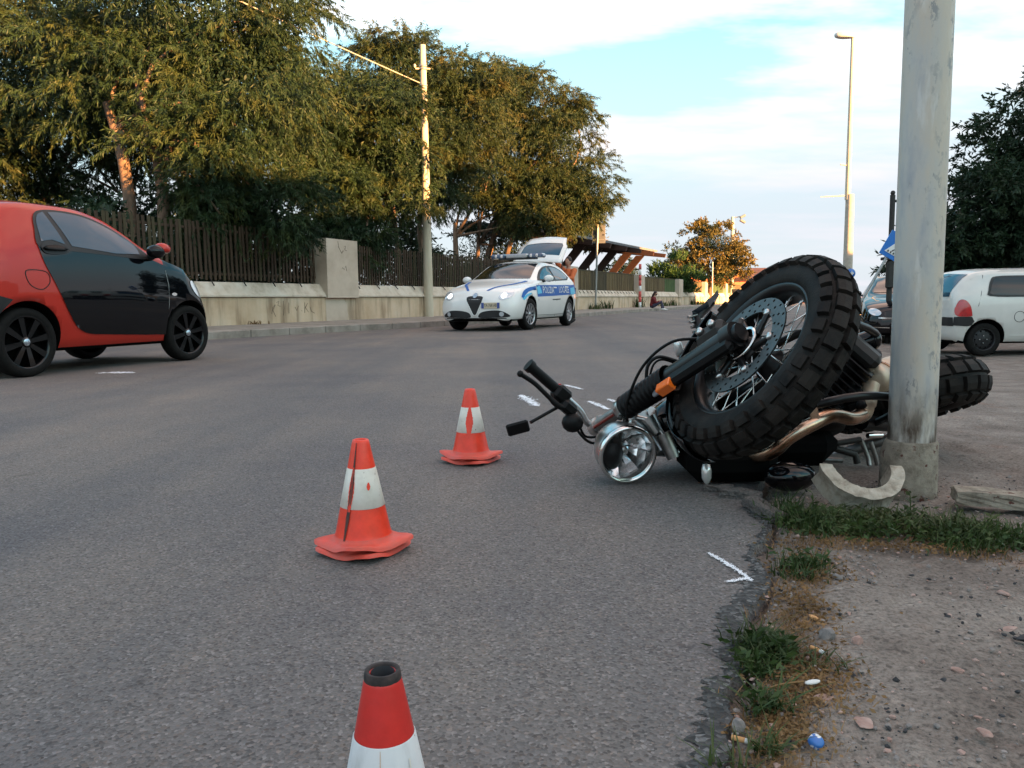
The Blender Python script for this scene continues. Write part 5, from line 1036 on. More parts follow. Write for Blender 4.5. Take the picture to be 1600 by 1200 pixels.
for v in 'RL':
    dr = cat_rom([(.17, 1.13), (.18, 1.04), (.205, .94), (.27, .80), (.36, .62), (.44, .49), (.52, .40), (.65, .345), (.85, .33), (1.05, .32), (1.35, .305)], 3)[:-1] + [(1.35, .305), (1.628, .295), (1.632, 1.0), (1.50, 1.04), (1.37, 1.055), (.9, 1.075), (.5, 1.09)]
    D_ = c.panel('door', v, dr, 'car_black', .008, .04)
    wn = cat_rom([(.185, 1.10), (.20, 1.27), (.245, 1.38), (.34, 1.43), (.55, 1.445), (.80, 1.425), (1.02, 1.36), (1.20, 1.275), (1.36, 1.16), (1.44, 1.08), (1.36, 1.045), (.9, 1.065), (.5, 1.08)], 4, True)
    c.panel('window_frame', v, wn, 'car_trim', .010, .05, D_)
    c.panel('quarter_glass', v, cat_rom([(.215, 1.15), (.235, 1.30), (.28, 1.38), (.355, 1.415)], 3) + [(.455, 1.135), (.33, 1.17)], 'car_glass_sky', .013, .05, D_)
    c.panel('door_glass', v, cat_rom([(.405, 1.418), (.55, 1.425), (.78, 1.405), (1.0, 1.34), (1.18, 1.255), (1.30, 1.175), (1.325, 1.09)], 4) + [(1.0, 1.085), (.52, 1.125)], 'car_glass_sky', .013, .05, D_)
    c.panel('handle_recess', v, cat_rom([(.20, 1.115), (.30, 1.16), (.45, 1.11), (.47, 1.07), (.35, 1.045), (.22, 1.05)], 4, True), 'car_trim', .015, .04, D_)
    c.panel('handle', v, cat_rom([(.22, 1.10), (.35, 1.115), (.45, 1.085), (.35, 1.075), (.23, 1.075)], 4, True), 'black_plastic', .028, .04, D_, .02)
    c.seam('door_seam', v, [(1.632, .30), (1.65, .6), (1.66, .8), (1.645, .95)], .0035, 'galvanised')
    c.panel('side_lamp', v, ell(1.725, .705, .038, .016), 'tail_white', .008, .03)
    c.seam('fuel_flap', v, cat_rom([(0.02, .90), (.20, .89), (.22, .80), (.14, .74), (.04, .77), (.0, .84)], 5, True) + [(0.02, .90)], .004, 'seam')
    c.panel('rear_bumper_corner', v, [(-.42, .69), (-.30, .70), (-.14, .655), (-.26, .53), (-.33, .40), (-.33, .28), (-.42, .30)], 'car_trim', .006, .05)
    c.panel('head_lamp', v, ell(2.10, .76, .12, .055, rot=-.75), 'lamp_clear', .006, .04)
    sg = -1 if v == 'R' else 1
    b = MB().ball((1.50, sg * .90, 1.15), (.085, .088, .065), 14); b.v = [(v_[0], v_[1], max(v_[2], 1.115)) for v_ in b.v]; mi = b.build('mirror', 'car_red', c.t)
    MB().ball((1.43, sg * .89, 1.125), (.10, .088, .068), 14).build('mirror_housing', 'black_gloss', mi); MB().tube([(1.47, sg * .76, 1.07), (1.47, sg * .86, 1.10)], [.04, .03], 8).build('mirror_arm', 'car_trim', mi)
c.panel('windscreen', 'F', [(-.60, 1.11), (.60, 1.11), (.52, 1.42), (-.52, 1.42)], 'car_glass', .006, .06)
c.panel('rear_window', 'B', [(-.50, 1.02), (.50, 1.02), (.48, 1.36), (-.48, 1.36)], 'car_glass', .006, .06)
for x, tn in ((0, 0), (1.96, -.06)):
    for sg in (-1, 1): c.wheel(x, sg, 'rim_dark', 8, tn, 'alloy', 'hub_blue', .165, .76)

# --- white and blue police hatchback
PO = [(-.80, .48, .50, .62, .58, .80, .54, .84, .46, .88), (-.75, .34, .68, .62, .77, .93, .71, .98, .58, 1.03), (-.5, .23, .79, .62, .87, 1.0, .82, 1.18, .60, 1.25), (-.2, .2, .82, .62, .90, 1.01, .86, 1.31, .61, 1.375), (.3, .2, .82, .6, .90, 1.0, .87, 1.385, .61, 1.445), (.9, .2, .82, .6, .90, .98, .87, 1.40, .61, 1.465), (1.3, .2, .82, .6, .90, .97, .87, 1.35, .62, 1.43), (1.7, .2, .82, .6, .90, .96, .865, 1.21, .65, 1.30), (2.1, .2, .82, .6, .90, .945, .86, 1.03, .71, 1.11), (2.35, .2, .82, .6, .90, .92, .855, .965, .73, 1.01), (2.7, .2, .82, .6, .90, .87, .84, .91, .70, .95), (3.1, .2, .81, .55, .88, .79, .80, .835, .62, .885), (3.33, .2, .77, .5, .83, .71, .74, .76, .54, .81), (3.46, .21, .66, .45, .72, .64, .64, .68, .42, .72), (3.54, .25, .48, .42, .53, .56, .48, .59, .30, .62)]
c = Car('police_car', 'white and blue police hatchback with roof light bar and raised tailgate', (.586, 19.3, 0), 202., PO, 'car_white', (0, 2.634), .318, .79, .365, scale=(1, 1, 1.04))
PT = c.t
for v in 'LR':
    fl = -1 if v == 'L' else 1
    F1 = c.panel('front_window', v, cat_rom([(2.02, 1.0), (1.80, 1.115), (1.55, 1.23), (1.30, 1.305), (1.02, 1.34)], 4) + [(.99, 1.01), (1.5, .995)], 'car_trim', .006, .06)
    c.panel('front_glass', v, cat_rom([(1.86, 1.03), (1.72, 1.11), (1.5, 1.21), (1.30, 1.27), (1.06, 1.305)], 4) + [(1.03, 1.035), (1.5, 1.02)], 'car_glass_sky', .009, .06, F1)
    F2 = c.panel('rear_window', v, [(.97, 1.01)] + cat_rom([(1.0, 1.34), (.7, 1.345), (.35, 1.31), (.05, 1.22), (-.12, 1.10)], 4) + [(.1, 1.04)], 'car_trim', .006, .06)
    c.panel('rear_glass', v, [(.93, 1.035)] + cat_rom([(.96, 1.305), (.7, 1.31), (.38, 1.28), (.12, 1.20), (.0, 1.11)], 4) + [(.15, 1.065)], 'car_glass_sky', .009, .06, F2)
    B_ = c.panel('side_band', v, [(2.28, .665), (2.28, .90), (1.2, .915), (.1, .93), (-.55, .945), (-.62, .92), (-.60, .735), (-.2, .72), (.4, .705), (1.2, .685)], 'police_blue', .006, .06)
    for (x0, x1) in ((2.28, 2.0), (.0, -.42)): c.panel('cyan_patch', v, [(x0, .715), (x0, .86), (x1 + .1, .89), (x1, .74)], 'police_cyan', .009, .06, B_)
    c.panel('front_stripe', v, cat_rom([(3.12, .66), (2.95, .78), (2.7, .845), (2.45, .87), (2.32, .88)], 4) + [(2.32, .80), (2.5, .80), (2.75, .765), (2.95, .69), (3.05, .63)], 'police_blue', .006, .05)
    c.panel('front_stripe', v, cat_rom([(3.10, .62), (2.90, .70), (2.72, .735), (2.60, .745)], 4) + [(2.6, .725), (2.8, .685), (3.02, .60)], 'police_cyan', .007, .05)
    c.text('lettering', v, 'POLIZIA', .20, (1.58, .80), 'paint_white', .011, fl, .0, B_); c.text('lettering', v, 'LOCALE', .20, (.50, .815), 'paint_white', .011, fl, .0, B_)
    c.panel('web_line', v, [(1.3, .595), (.75, .605), (.75, .625), (1.3, .615)], 'ink', .006, .06)
    c.seam('door_seam', v, [(2.16, .28), (2.2, .6), (2.12, .93)], .004); c.seam('door_seam', v, [(.98, .25), (1.0, .6), (.98, 1.0)], .004); c.seam('sill_seam', v, [(2.2, .29), (1.2, .28), (.4, .29)], .004)
    c.panel('head_lamp', 'F', ell(.635 * (1 if v == 'L' else -1), .69, .135, .075, rot=.35 * (1 if v == 'L' else -1)), 'lamp_clear', .008, .04)
    s_ = 1 if v == 'L' else -1
    c.panel('headlamp_lens', 'F', ell(.60 * s_, .685, .05, .045), 'lamp_bright', .014, .03)
    c.panel('lower_intake', 'F', cat_rom([(.10 * s_, .27), (.13 * s_, .36), (.30 * s_, .40), (.52 * s_, .405), (.66 * s_, .36), (.72 * s_, .285), (.4 * s_, .265)], 4, True), 'car_trim', .007, .05)
    fo = c.panel('fog_lamp', 'F', ell(.58 * s_, .335, .045, .045), 'lamp_clear', .014, .03)
    c.panel('bonnet_stripe', 'T', [(x_, y_ * s_) for x_, y_ in cat_rom([(3.36, .19), (3.1, .34), (2.75, .51), (2.30, .62)], 5) + cat_rom([(2.30, .70), (2.75, .58), (3.1, .40), (3.36, .245)], 5)], 'police_blue', .006, .06)
    b = MB().ball((1.78, s_ * .98, 1.045), (.075, .11, .075), 14); mi = b.build('mirror', 'car_white', c.t); MB().box((1.72, s_ * .98, 1.04), (.02, .17, .11), bev=.008).build('mirror_glass', 'car_glass', mi); MB().tube([(1.80, s_ * .82, .98), (1.78, s_ * .92, 1.01)], [.03, .025], 8).build('mirror_arm', 'car_trim', mi)
    MB().box((1.15, s_ * .905, .86), (.20, .03, .03), bev=.01).build('door_handle', 'car_white', c.t); MB().box((.30, s_ * .895, .88), (.20, .03, .03), bev=.01).build('door_handle', 'car_white', c.t)
c.panel('windscreen', 'F', cat_rom([(-.66, 1.04), (0, 1.05), (.66, 1.04), (.60, 1.24), (.545, 1.375), (0, 1.40), (-.545, 1.375), (-.60, 1.24)], 1, True), 'car_glass', .007, .06)
gr = c.panel('grille', 'F', cat_rom([(-.175, .66), (0, .68), (.175, .66), (.12, .5), (.04, .345), (0, .32), (-.04, .345), (-.12, .5)], 4, True), 'car_trim', .008, .05)
c.seam('grille_frame', 'F', [(-.19, .675), (-.13, .5), (-.045, .33), (0, .30), (.045, .33), (.13, .5), (.19, .675)], .014, 'car_white', .008, gr)
c.panel('grille_badge', 'F', ell(0, .69, .05, .05), 'hub_blue', .018, .03, gr)
c.panel('lower_lip', 'F', [(-.68, .20), (.68, .20), (.66, .262), (-.66, .262)], 'car_trim', .008, .05)
p, nr = c.hit('F', .36, .50); nr = Vector((nr.x, nr.y * .7, .05)).normalized(); Pm = frame(p + nr * .014, Vector((-nr.y, nr.x, 0)).normalized(), (0, 0, 1), nr)
NP = MB().prism([(-.20, -.055), (.20, -.055), (.20, .055), (-.20, .055)], 0, .01, Pm).build('number_plate', 'plate_tan', c.t)
for e in (-.172, .172): MB().prism([(e - .028, -.055), (e + .028, -.055), (e + .028, .055), (e - .028, .055)], .0105, .012, Pm).build('plate_band', 'plate_blue', NP)
me = text_mesh('YA 768 AB', .085)
for v in me.vertices: v.co = Pm @ Vector((v.co.x * .72, v.co.y, .013))
me.materials.clear(); me.materials.append(MT['ink']); link('plate_lettering', me, NP)
b = MB(); b.box((1.10, 0, 1.505), (.22, .9, .03), bev=.01); LB = b.build('light_bar', 'car_trim', c.t)
for y, m in ((-.46, 'police_light'), (.46, 'police_light'), (0, 'rim_silver')): MB().box((1.10, y, 1.565), (.26, .36 if y else .54, .095), bev=.03).build('light_dome', m, LB)
for y in (-.50, -.36, .36, .50): MB().ball((1.20, y, 1.565), (.05, .045, .04), 10).build('light_lens', 'tail_white', LB)
# raised tailgate: white frame, dark glass, hinged at the roof's rear edge
def gate(u_, v_, h): return Vector((-.12 - u_ * .90, v_, 1.44 + u_ * .60 - .30 * u_ * u_ * (u_ > 9) + h * .85)) + Vector((0, 0, .0))
V = []; F_ = []
def gw(u_): return .64 - .04 * u_ if u_ < .62 else .575 - .22 * (u_ - .62)
b = MB(); nu, nv = 10, 12
for h in (0, .05):
    for i in range(nu + 1):
        for j in range(nv + 1): q = (j / nv - .5) * 2; V.append(gate(i / nu, q * gw(i / nu), h + .05 * (1 - q * q) + .03 * math.sin(math.pi * i / nu)))
k = (nu + 1) * (nv + 1); I = lambda h, i, j: h * k + i * (nv + 1) + j
hole = lambda i, j: 2 <= i < 7 and 1 <= j < nv - 1
for i in range(nu):
    for j in range(nv):
        if not hole(i, j): F_ += [(I(1, i, j), I(1, i, j + 1), I(1, i + 1, j + 1), I(1, i + 1, j)), (I(0, i, j), I(0, i + 1, j), I(0, i + 1, j + 1), I(0, i, j + 1))]
for i in range(nu): F_ += [(I(0, i, 0), I(1, i, 0), I(1, i + 1, 0), I(0, i + 1, 0)), (I(0, i, nv), I(0, i + 1, nv), I(1, i + 1, nv), I(1, i, nv))]
for j in range(nv): F_ += [(I(0, 0, j), I(0, 0, j + 1), I(1, 0, j + 1), I(1, 0, j)), (I(0, nu, j), I(1, nu, j), I(1, nu, j + 1), I(0, nu, j + 1))]
TG = raw('tailgate', V, F_, 'car_white', c.t, True)
gl_ = [I(1, i, j) for i in range(2, 8) for j in range(1, nv)]; mp_ = {q: n_ for n_, q in enumerate(gl_)}
raw('tailgate_glass', [V[q] + Vector((0, 0, -.008)) for q in gl_], [(mp_[I(1, i, j)], mp_[I(1, i, j + 1)], mp_[I(1, i + 1, j + 1)], mp_[I(1, i + 1, j)]) for i in range(2, 7) for j in range(1, nv - 1)], 'car_glass_sky', TG, True)
for s_ in (-1, 1): MB().tube([(-.3, s_ * .58, 1.15), tuple(gate(.55, s_ * .52, 0))], .014, 6).build('gas_strut', 'iron_dark', TG)
c.panel('boot_opening', 'B', [(-.55, .88), (.55, .88), (.56, 1.30), (-.56, 1.30)], 'arch_black', .006, .06)
for x, tn in ((0, 0), (2.634, -.12)):
    for sg in (-1, 1): c.wheel(x, sg, 'rim_silver', 10, tn, 'alloy', 'rim_silver')

# --- white hatchback on the right, seen from its rear quarter
TW = [(-.52, .36, .60, .50, .66, .84, .64, .90, .54, .93), (-.48, .28, .69, .55, .76, .93, .71, 1.02, .60, 1.06), (-.40, .23, .73, .55, .79, .95, .75, 1.12, .62, 1.17), (-.24, .2, .74, .55, .805, .95, .775, 1.26, .61, 1.32), (-.05, .2, .74, .55, .81, .95, .78, 1.34, .61, 1.395), (.25, .2, .74, .55, .81, .95, .785, 1.365, .62, 1.42), (1.2, .2, .74, .55, .815, .94, .79, 1.36, .62, 1.425), (1.6, .2, .74, .55, .81, .93, .78, 1.24, .64, 1.32), (1.95, .2, .74, .55, .81, .92, .77, 1.03, .68, 1.10), (2.15, .2, .74, .55, .81, .90, .76, .94, .68, 1.0), (2.5, .2, .72, .5, .79, .80, .72, .84, .6, .89), (2.78, .22, .64, .45, .72, .64, .66, .68, .5, .73), (2.92, .27, .48, .42, .52, .52, .48, .55, .34, .58)]
c = Car('hatchback_car', 'old white hatchback parked on the dirt behind the lamp post', (7.60, 13.42, -.367), 90., TW, 'van_white', (0, 2.345), .268, .70, .325)
for v in 'RL':
    Wn = c.panel('side_window', v, cat_rom([(.05, .96), (.035, 1.05), (.10, 1.22), (.20, 1.275), (.55, 1.285), (.88, 1.28), (.96, 1.24), (.97, 1.05), (.93, .95), (.5, .945)], 3, True), 'car_trim', .006, .06)
    c.panel('side_glass', v, cat_rom([(.085, .985), (.075, 1.06), (.135, 1.205), (.22, 1.25), (.55, 1.258), (.86, 1.255), (.925, 1.22), (.935, 1.05), (.90, .98), (.5, .972)], 3, True), 'car_glass', .009, .06, Wn)
    c.panel('door_glass', v, [(1.12, .95), (1.12, 1.28), (1.45, 1.22), (1.75, 1.08), (1.85, .95)], 'car_glass', .006, .06)
    c.seam('door_seam', v, [(1.05, .25), (1.05, .6), (1.06, .95), (1.07, 1.28)], .005); c.seam('roof_gutter', v, [(-.25, 1.335), (.3, 1.365), (1.0, 1.36)], .006, 'van_white')
    c.seam('pillar_seam', v, [(-.14, .80), (-.08, 1.0), (.0, 1.30)], .004)
    tl = c.panel('tail_lamp', v, cat_rom([(-.47, .66), (-.48, .78), (-.42, .90), (-.34, .90), (-.27, .82), (-.24, .68), (-.25, .645), (-.36, .64)], 4, True), 'tail_red', .012, .05)
    c.panel('bumper_strip', v, [(-.49, .50), (-.49, .635), (-.24, .635), (-.20, .56), (-.24, .50), (-.30, .485)], 'car_trim', .010, .05)
    c.seam('fuel_flap', v, ell(.52, .63, .085, .085) + [ell(.52, .63, .085, .085)[0]], .004)
    c.panel('door_lock', v, ell(1.14, .74, .04, .05), 'car_trim', .007, .03)
    c.seam('sill_line', v, [(.38, .33), (1.0, .32), (1.9, .33)], .006, 'van_white')
c.panel('rear_window', 'B', cat_rom([(-.60, .96), (0, .94), (.60, .96), (.575, 1.15), (.53, 1.31), (0, 1.34), (-.53, 1.31), (-.575, 1.15)], 1, True), 'car_glass_sky', .007, .06)
c.panel('rear_bumper', 'B', [(-.735, .49), (.735, .49), (.735, .63), (-.735, .63)], 'car_trim', .010, .06)
c.panel('number_plate', 'B', [(-.26, .66), (.26, .66), (.26, .77), (-.26, .77)], 'plate_white', .010, .06)
for s_ in (-1, 1): MB().box((1.16, s_ * .81, .80), (.15, .03, .035), bev=.01).build('door_handle', 'car_trim', c.t)
MB().tube([(1.3, 0, 1.42), (1.15, 0, 1.75)], .006, 6).build('aerial', 'car_trim', c.t)
c.panel('wiper_mount', 'B', [(-.1, .965), (.12, .965), (.02, 1.0)], 'car_trim', .014, .05)
for x in (0, 2.345):
    for sg in (-1, 1): c.wheel(x, sg, 'rim_steel', 0, 0, 'steel', None, .155)

# --- black hatchback, nose towards the viewer, mostly behind the post
c = Car('black_car', 'glossy black car facing the street, half hidden by the lamp post', (9.2, 18.6, -.36), 204., PO, 'car_black', (0, 2.634), .31, .79, .36)
c.panel('windscreen', 'F', [(-.64, 1.05), (.64, 1.05), (.54, 1.38), (-.54, 1.38)], 'car_glass', .007, .06)
c.panel('grille', 'F', [(-.45, .56), (.45, .56), (.45, .66), (-.45, .66)], 'car_trim', .008, .05); c.panel('chrome_strip', 'F', [(-.55, .535), (.55, .535), (.55, .555), (-.55, .555)], 'chrome', .010, .05)
c.panel('badge', 'F', ell(0, .69, .065, .065), 'chrome', .012, .03); c.panel('number_plate', 'F', [(-.27, .42), (.27, .42), (.27, .52), (-.27, .52)], 'plate_white', .014, .05)
for s_ in (-1, 1):
    c.panel('head_lamp', 'F', ell(.62 * s_, .66, .12, .065, rot=.3 * s_), 'lamp_clear', .008, .04); c.panel('chrome_lip', 'F', [(.35 * s_, .345), (.72 * s_, .36), (.72 * s_, .375), (.35 * s_, .36)], 'chrome', .01, .05)
    MB().ball((1.78, s_ * .98, 1.04), (.07, .11, .07), 12).build('mirror', 'car_black', c.t); MB().tube([(1.80, s_ * .8, .97), (1.78, s_ * .95, 1.02)], .025, 6).build('mirror_arm', 'car_trim', c.t)
for v in 'LR': c.panel('side_glass', v, [(1.9, 1.0), (1.3, 1.29), (.6, 1.33), (0, 1.18), (.1, 1.02)], 'car_glass', .007, .06)
for x in (0, 2.634):
    for sg in (-1, 1): c.wheel(x, sg, 'rim_steel', 7, 0, 'alloy')
# --- white car farther down the road
c = Car('white_car', 'distant white car seen between motorcycle tyre and black car', (11.6, 23.4, -.36), 20., PO, 'car_white', (0, 2.634), .31, .79, .36)
c.panel('rear_window', 'B', [(-.52, .98), (.52, .98), (.5, 1.32), (-.5, 1.32)], 'car_glass', .007, .06)
for s_ in (-1, 1): c.panel('tail_lamp', 'B', ell(.60 * s_, .82, .11, .06), 'tail_red', .01, .04)
for v in 'LR': c.panel('side_glass', v, [(1.9, 1.0), (1.3, 1.29), (.6, 1.33), (0, 1.18), (.1, 1.02)], 'car_glass', .007, .06)
c.panel('bumper_strip', 'B', [(-.66, .38), (.66, .38), (.66, .5), (-.66, .5)], 'car_trim', .008, .05)
for x in (0, 2.634):
    for sg in (-1, 1): c.wheel(x, sg, 'rim_silver', 7, 0, 'alloy')

# ------------------------------------------------------------------ people
def remesh(b, name, m, parent, vox):
    o = b.build(name, m, parent); md = o.modifiers.new('r', 'REMESH'); md.mode = 'VOXEL'; md.voxel_size = vox; md.use_smooth_shade = True; sm = o.modifiers.new('s', 'SMOOTH'); sm.iterations = 3; sm.factor = .5; return o
def hand(b, p, d, side):
    p = Vector(p); d = Vector(d).normalized(); x, y, z = basis(d); b.ball(p + d * .045, (.045, .045, .05), 8)
    for k in range(4): o = x * (.022 * (k - 1.5)); L = (.065, .078, .072, .055)[k]; b.tube([p + d * .08 + o, p + d * (.08 + L * .5) + o * 1.1, p + d * (.08 + L) + o * 1.1 + y * .02], .0095, 6)
    b.tube([p + d * .03 + x * .03 * side, p + d * .06 + x * .06 * side, p + d * .095 + x * .065 * side], .011, 6)
def person(label, loc, rz, J, top, leg, shoe, hairlen, mask=None, vox=.011):
    t = thing('person', label, 'person', loc, rz); g = {k: Vector(v) for k, v in J.items()}; b = MB()
    up = (g['head'] - g['neck']).normalized(); fx = Vector(J.get('face', (1, 0, 0)))
    b.ball(g['head'], (.085, .078, .115), 14); b.ball(g['head'] + fx * .03 - up * .05, (.06, .058, .07), 12); b.ball(g['head'] + fx * .094 - up * .015, (.018, .014, .024), 8)
    sd_ = up.cross(fx); [b.ball(g['head'] + sd_ * .08 * s_ - up * .01, (.015, .012, .028), 8) for s_ in (-1, 1)]
    b.tube([g['chest'], g['neck'], g['head']], [.08, .055, .05], 10); b.tube([g['pelvis'], g['pelvis'].lerp(g['chest'], .5), g['chest']], [.13, .12, .125], 12)
    for s_ in 'LR':
        b.tube([g['chest'] + (g['sh' + s_] - g['chest']) * .3, g['sh' + s_], g['el' + s_], g['ha' + s_]], [.06, .055, .042, .028], 10); hand(b, g['ha' + s_], g['ha' + s_] - g['el' + s_], 1 if s_ == 'L' else -1)
        b.tube([g['hip' + s_], g['kn' + s_], g['an' + s_]], [.088, .06, .042], 10); b.tube([g['an' + s_], g['toe' + s_]], [.045, .035], 8)
    remesh(b, 'body', 'skin', t, vox)
    b = MB(); b.tube([g['pelvis'], g['pelvis'].lerp(g['chest'], .5), g['chest'], g['chest'].lerp(g['neck'], .75)], [.165, .155, .155, .085], 14)
    for s_ in 'LR': b.tube([g['chest'].lerp(g['sh' + s_], .2), g['sh' + s_], g['el' + s_], g['el' + s_].lerp(g['ha' + s_], .88)], [.085, .078, .060, .045], 10)
    remesh(b, 'jacket', top, t, .014)
    b = MB(); b.ball(g['pelvis'], (.155, .155, .12), 12)
    for s_ in 'LR': b.tube([g['hip' + s_], g['kn' + s_], g['kn' + s_].lerp(g['an' + s_], .9)], [.108, .080, .062], 10)
    remesh(b, 'trousers', leg, t, .014)
    for s_ in 'LR':
        b = MB(); d = g['toe' + s_] - g['an' + s_]; b.tube([g['an' + s_] - d * .25, g['an' + s_] + d * .4, g['toe' + s_] + d * .1], [.055, .055, .04], 10); b.build('shoe', shoe, t)
    b = MB(); b.ball(g['head'] - fx * .025 + up * .025, (.098, .095, .115), 12)
    if hairlen: b.tube([g['head'] - fx * .06 + up * .03, g['neck'] - fx * .08, g['chest'].lerp(g['neck'], .4) - fx * .13], [.085, .085, .05], 10)
    remesh(b, 'hair', 'hair', t, .014)
    if mask: MB().ball(g['head'] + fx * .055 - up * .065, (.055, .06, .05), 10).build('face_mask', mask, t)
    return t
kp = rw(41.0, 8.55)
person('person in dark red top and jeans sitting on the kerb, white shoes', (kp[0], kp[1], .0), R(-15), dict(head=(.10, 0, .90), neck=(.05, 0, .77), chest=(0, 0, .60), pelvis=(-.06, 0, .26), shL=(.0, .17, .66), shR=(.0, -.17, .66), elL=(.12, .22, .44), elR=(.12, -.22, .44), haL=(.33, .12, .52), haR=(.32, -.10, .50), hipL=(-.02, .10, .26), hipR=(-.02, -.10, .26), knL=(.40, .11, .48), knR=(.42, -.11, .47), anL=(.50, .11, .09), anR=(.44, -.11, .09), toeL=(.68, .11, .05), toeR=(.62, -.12, .05), face=(.9, -.4, 0)), 'cloth_red', 'cloth_jeans', 'shoe_white', 1, 'cloth_black')
STAND = dict(head=(.02, 0, 1.62), neck=(0, 0, 1.47), chest=(0, 0, 1.28), pelvis=(0, 0, .95), shL=(0, .18, 1.38), shR=(0, -.18, 1.38), elL=(.05, .26, 1.12), elR=(.05, -.26, 1.12), haL=(.2, .2, .98), haR=(.2, -.2, .98), hipL=(0, .10, .93), hipR=(0, -.10, .93), knL=(.03, .12, .50), knR=(.03, -.12, .50), anL=(0, .13, .09), anR=(0, -.13, .09), toeL=(.16, .15, .05), toeR=(.16, -.15, .05), face=(1, 0, 0))
S2 = dict(STAND); S2.update(shR=(.02, -.18, 1.42), elR=(.18, -.30, 1.66), haR=(.30, -.22, 1.90), elL=(.22, .22, 1.16), haL=(.44, .14, 1.20))
person('person in orange jacket and dark trousers standing behind the raised tailgate', (1.52, 20.85, 0), R(-125), S2, 'cloth_orange', 'cloth_black', 'cloth_black', 0)
person('distant person in dark clothes near the far road end', (19.6, 69.6, 0), R(-60), STAND, 'cloth_black', 'cloth_black', 'cloth_black', 0, vox=.02)

# ------------------------------------------------------------------ chalk and paint marks, 3-4 mm above the asphalt
def chalk(name, label, strokes_, wd, seed):
    rs_ = np.random.default_rng(seed); V = []; F_ = []
    for st in strokes_:
        P = np.array(cat_rom(st, 10)); L = np.linalg.norm(np.diff(P, axis=0), axis=1).sum(); n = int(L / (wd * .14)); cl = np.r_[0, np.cumsum(np.linalg.norm(np.diff(P, axis=0), axis=1))]
        d = P[-1] - P[0]; d /= np.linalg.norm(d); nn = np.array([-d[1], d[0]])
        for i in range(n * 7):            # dusty sprayed line: many small overlapping flakes, thinner at the ends
            u_ = rs_.random(); p = np.array([np.interp(u_ * L, cl, P[:, 0]), np.interp(u_ * L, cl, P[:, 1])]); tap = .35 + .65 * math.sin(math.pi * min(1, .12 + .8 * u_))
            p = p + nn * rs_.normal() * wd * .30 * tap + d * rs_.normal() * wd * .2; r = wd * rs_.uniform(.04, .15); a0 = rs_.random() * 6; k = len(V)
            V += [(p[0] + r * math.cos(a0 + q * 1.26), p[1] + r * math.sin(a0 + q * 1.26) * 1.3, .0035 + .0006 * rs_.random()) for q in range(5)]; F_.append(tuple(range(k, k + 5)))
    tag(raw(name, V, F_, 'chalk'), label, 'chalk mark', 'white chalk marks sprayed on the asphalt')
chalk('chalk_mark', 'white chalk arrow sprayed near the broken road edge', [[(.466, 1.835), (.482, 1.785), (.500, 1.715), (.509, 1.665)], [(.458, 1.640), (.485, 1.652), (.512, 1.660)], [(.509, 1.665), (.511, 1.645)]], .013, 1)
chalk('chalk_mark', 'white chalk dash left of the motorcycle handlebar', [[(.06, 5.05), (.10, 4.80), (.138, 4.53)]], .055, 2)
chalk('chalk_mark', 'white chalk dash just above the handlebar grip', [[(.387, 5.64), (.43, 5.50), (.476, 5.35)]], .035, 3)
chalk('chalk_mark', 'white chalk dash between handlebar and fork', [[(.464, 4.70), (.50, 4.52), (.534, 4.35)]], .04, 4)
chalk('chalk_mark', 'short white chalk dash touching the fork clamp', [[(.59, 4.80), (.61, 4.71), (.63, 4.61)]], .035, 5)
chalk('chalk_mark', 'smeared white paint spot on the road beside the red car', [[(-3.76, 7.15), (-3.6, 7.13), (-3.42, 7.10)], [(-3.66, 7.20), (-3.5, 7.18)]], .09, 6)

# ------------------------------------------------------------------ stones and litter on the dirt
def stone(x, y, d, m, label, seed, cat='stone', z=None):
    rs_ = np.random.default_rng(seed); bm = bmesh.new(); bmesh.ops.create_icosphere(bm, subdivisions=2, radius=.5); cut = rs_.normal(size=(5, 3)); cut /= np.linalg.norm(cut, axis=1)[:, None]
    for v in bm.verts:
        p = np.array(v.co)
        for c_ in cut: e = p @ c_ - .33; p = p - c_ * max(0, e) * .9          # broken flat faces
        p = p * (1 + .05 * rs_.normal()); v.co = Vector((p[0] * d[0] * 1.1, p[1] * d[1] * 1.1, p[2] * d[2] * 1.1))
    me = bpy.data.meshes.new('stone'); bm.to_mesh(me); bm.free(); me.materials.append(MT[m]); o = link('stone', me); o.location = (x, y, z if z is not None else d[2] * .28); o.rotation_euler = (0, 0, seed * 1.7); tag(o, label, cat, 'loose stones on the dirt')
stone(.558, 1.355, (.034, .026, .030), 'stone_grey', 'angular grey stone, larger of the pair on the dirt', 1)
stone(.604, 1.330, (.022, .020, .020), 'stone_pink', 'small pink brick stone right of the angular grey stone', 2)
stone(.570, 1.445, (.026, .012, .008), 'filter_tan', 'flat tan chip above the angular grey stone', 3)
stone(.703, 1.664, (.030, .016, .012), 'stone_grey', 'pale stone at the lower border of the weeds', 5)
stone(.678, 1.190, (.024, .010, .008), 'stone_dark', 'thin black splinter in the middle of the dirt', 8)
stone(.720, 1.225, (.020, .016, .010), 'stone_pink', 'flat reddish pebble right of the black splinter', 9)
stone(.316, 1.060, (.018, .018, .022), 'stone_grey', 'pale pointed stone beside the broken road edge', 10)
stone(.502, 1.076, (.040, .026, .005), 'stone_pink', 'flat reddish half buried brick patch in the dirt', 12, z=.0)
stone(.470, 1.150, (.034, .022, .004), 'stone_pink', 'second flat reddish brick patch left of the first', 13, z=.0)
stone(1.00, 1.556, (.030, .014, .012), 'stone_pink', 'reddish pebble below the right weed clump', 14)
stone(.905, 1.385, (.036, .016, .007), 'stone_pink', 'flat reddish stone at the right picture edge', 15, z=.003)
stone(.653, 1.040, (.022, .014, .010), 'stone_pink', 'rounded reddish pebble low in the right corner', 16)
stone(.905, 1.345, (.034, .02, .010), 'stone_dark', 'dark flat stone at the right picture edge', 17, z=.002)
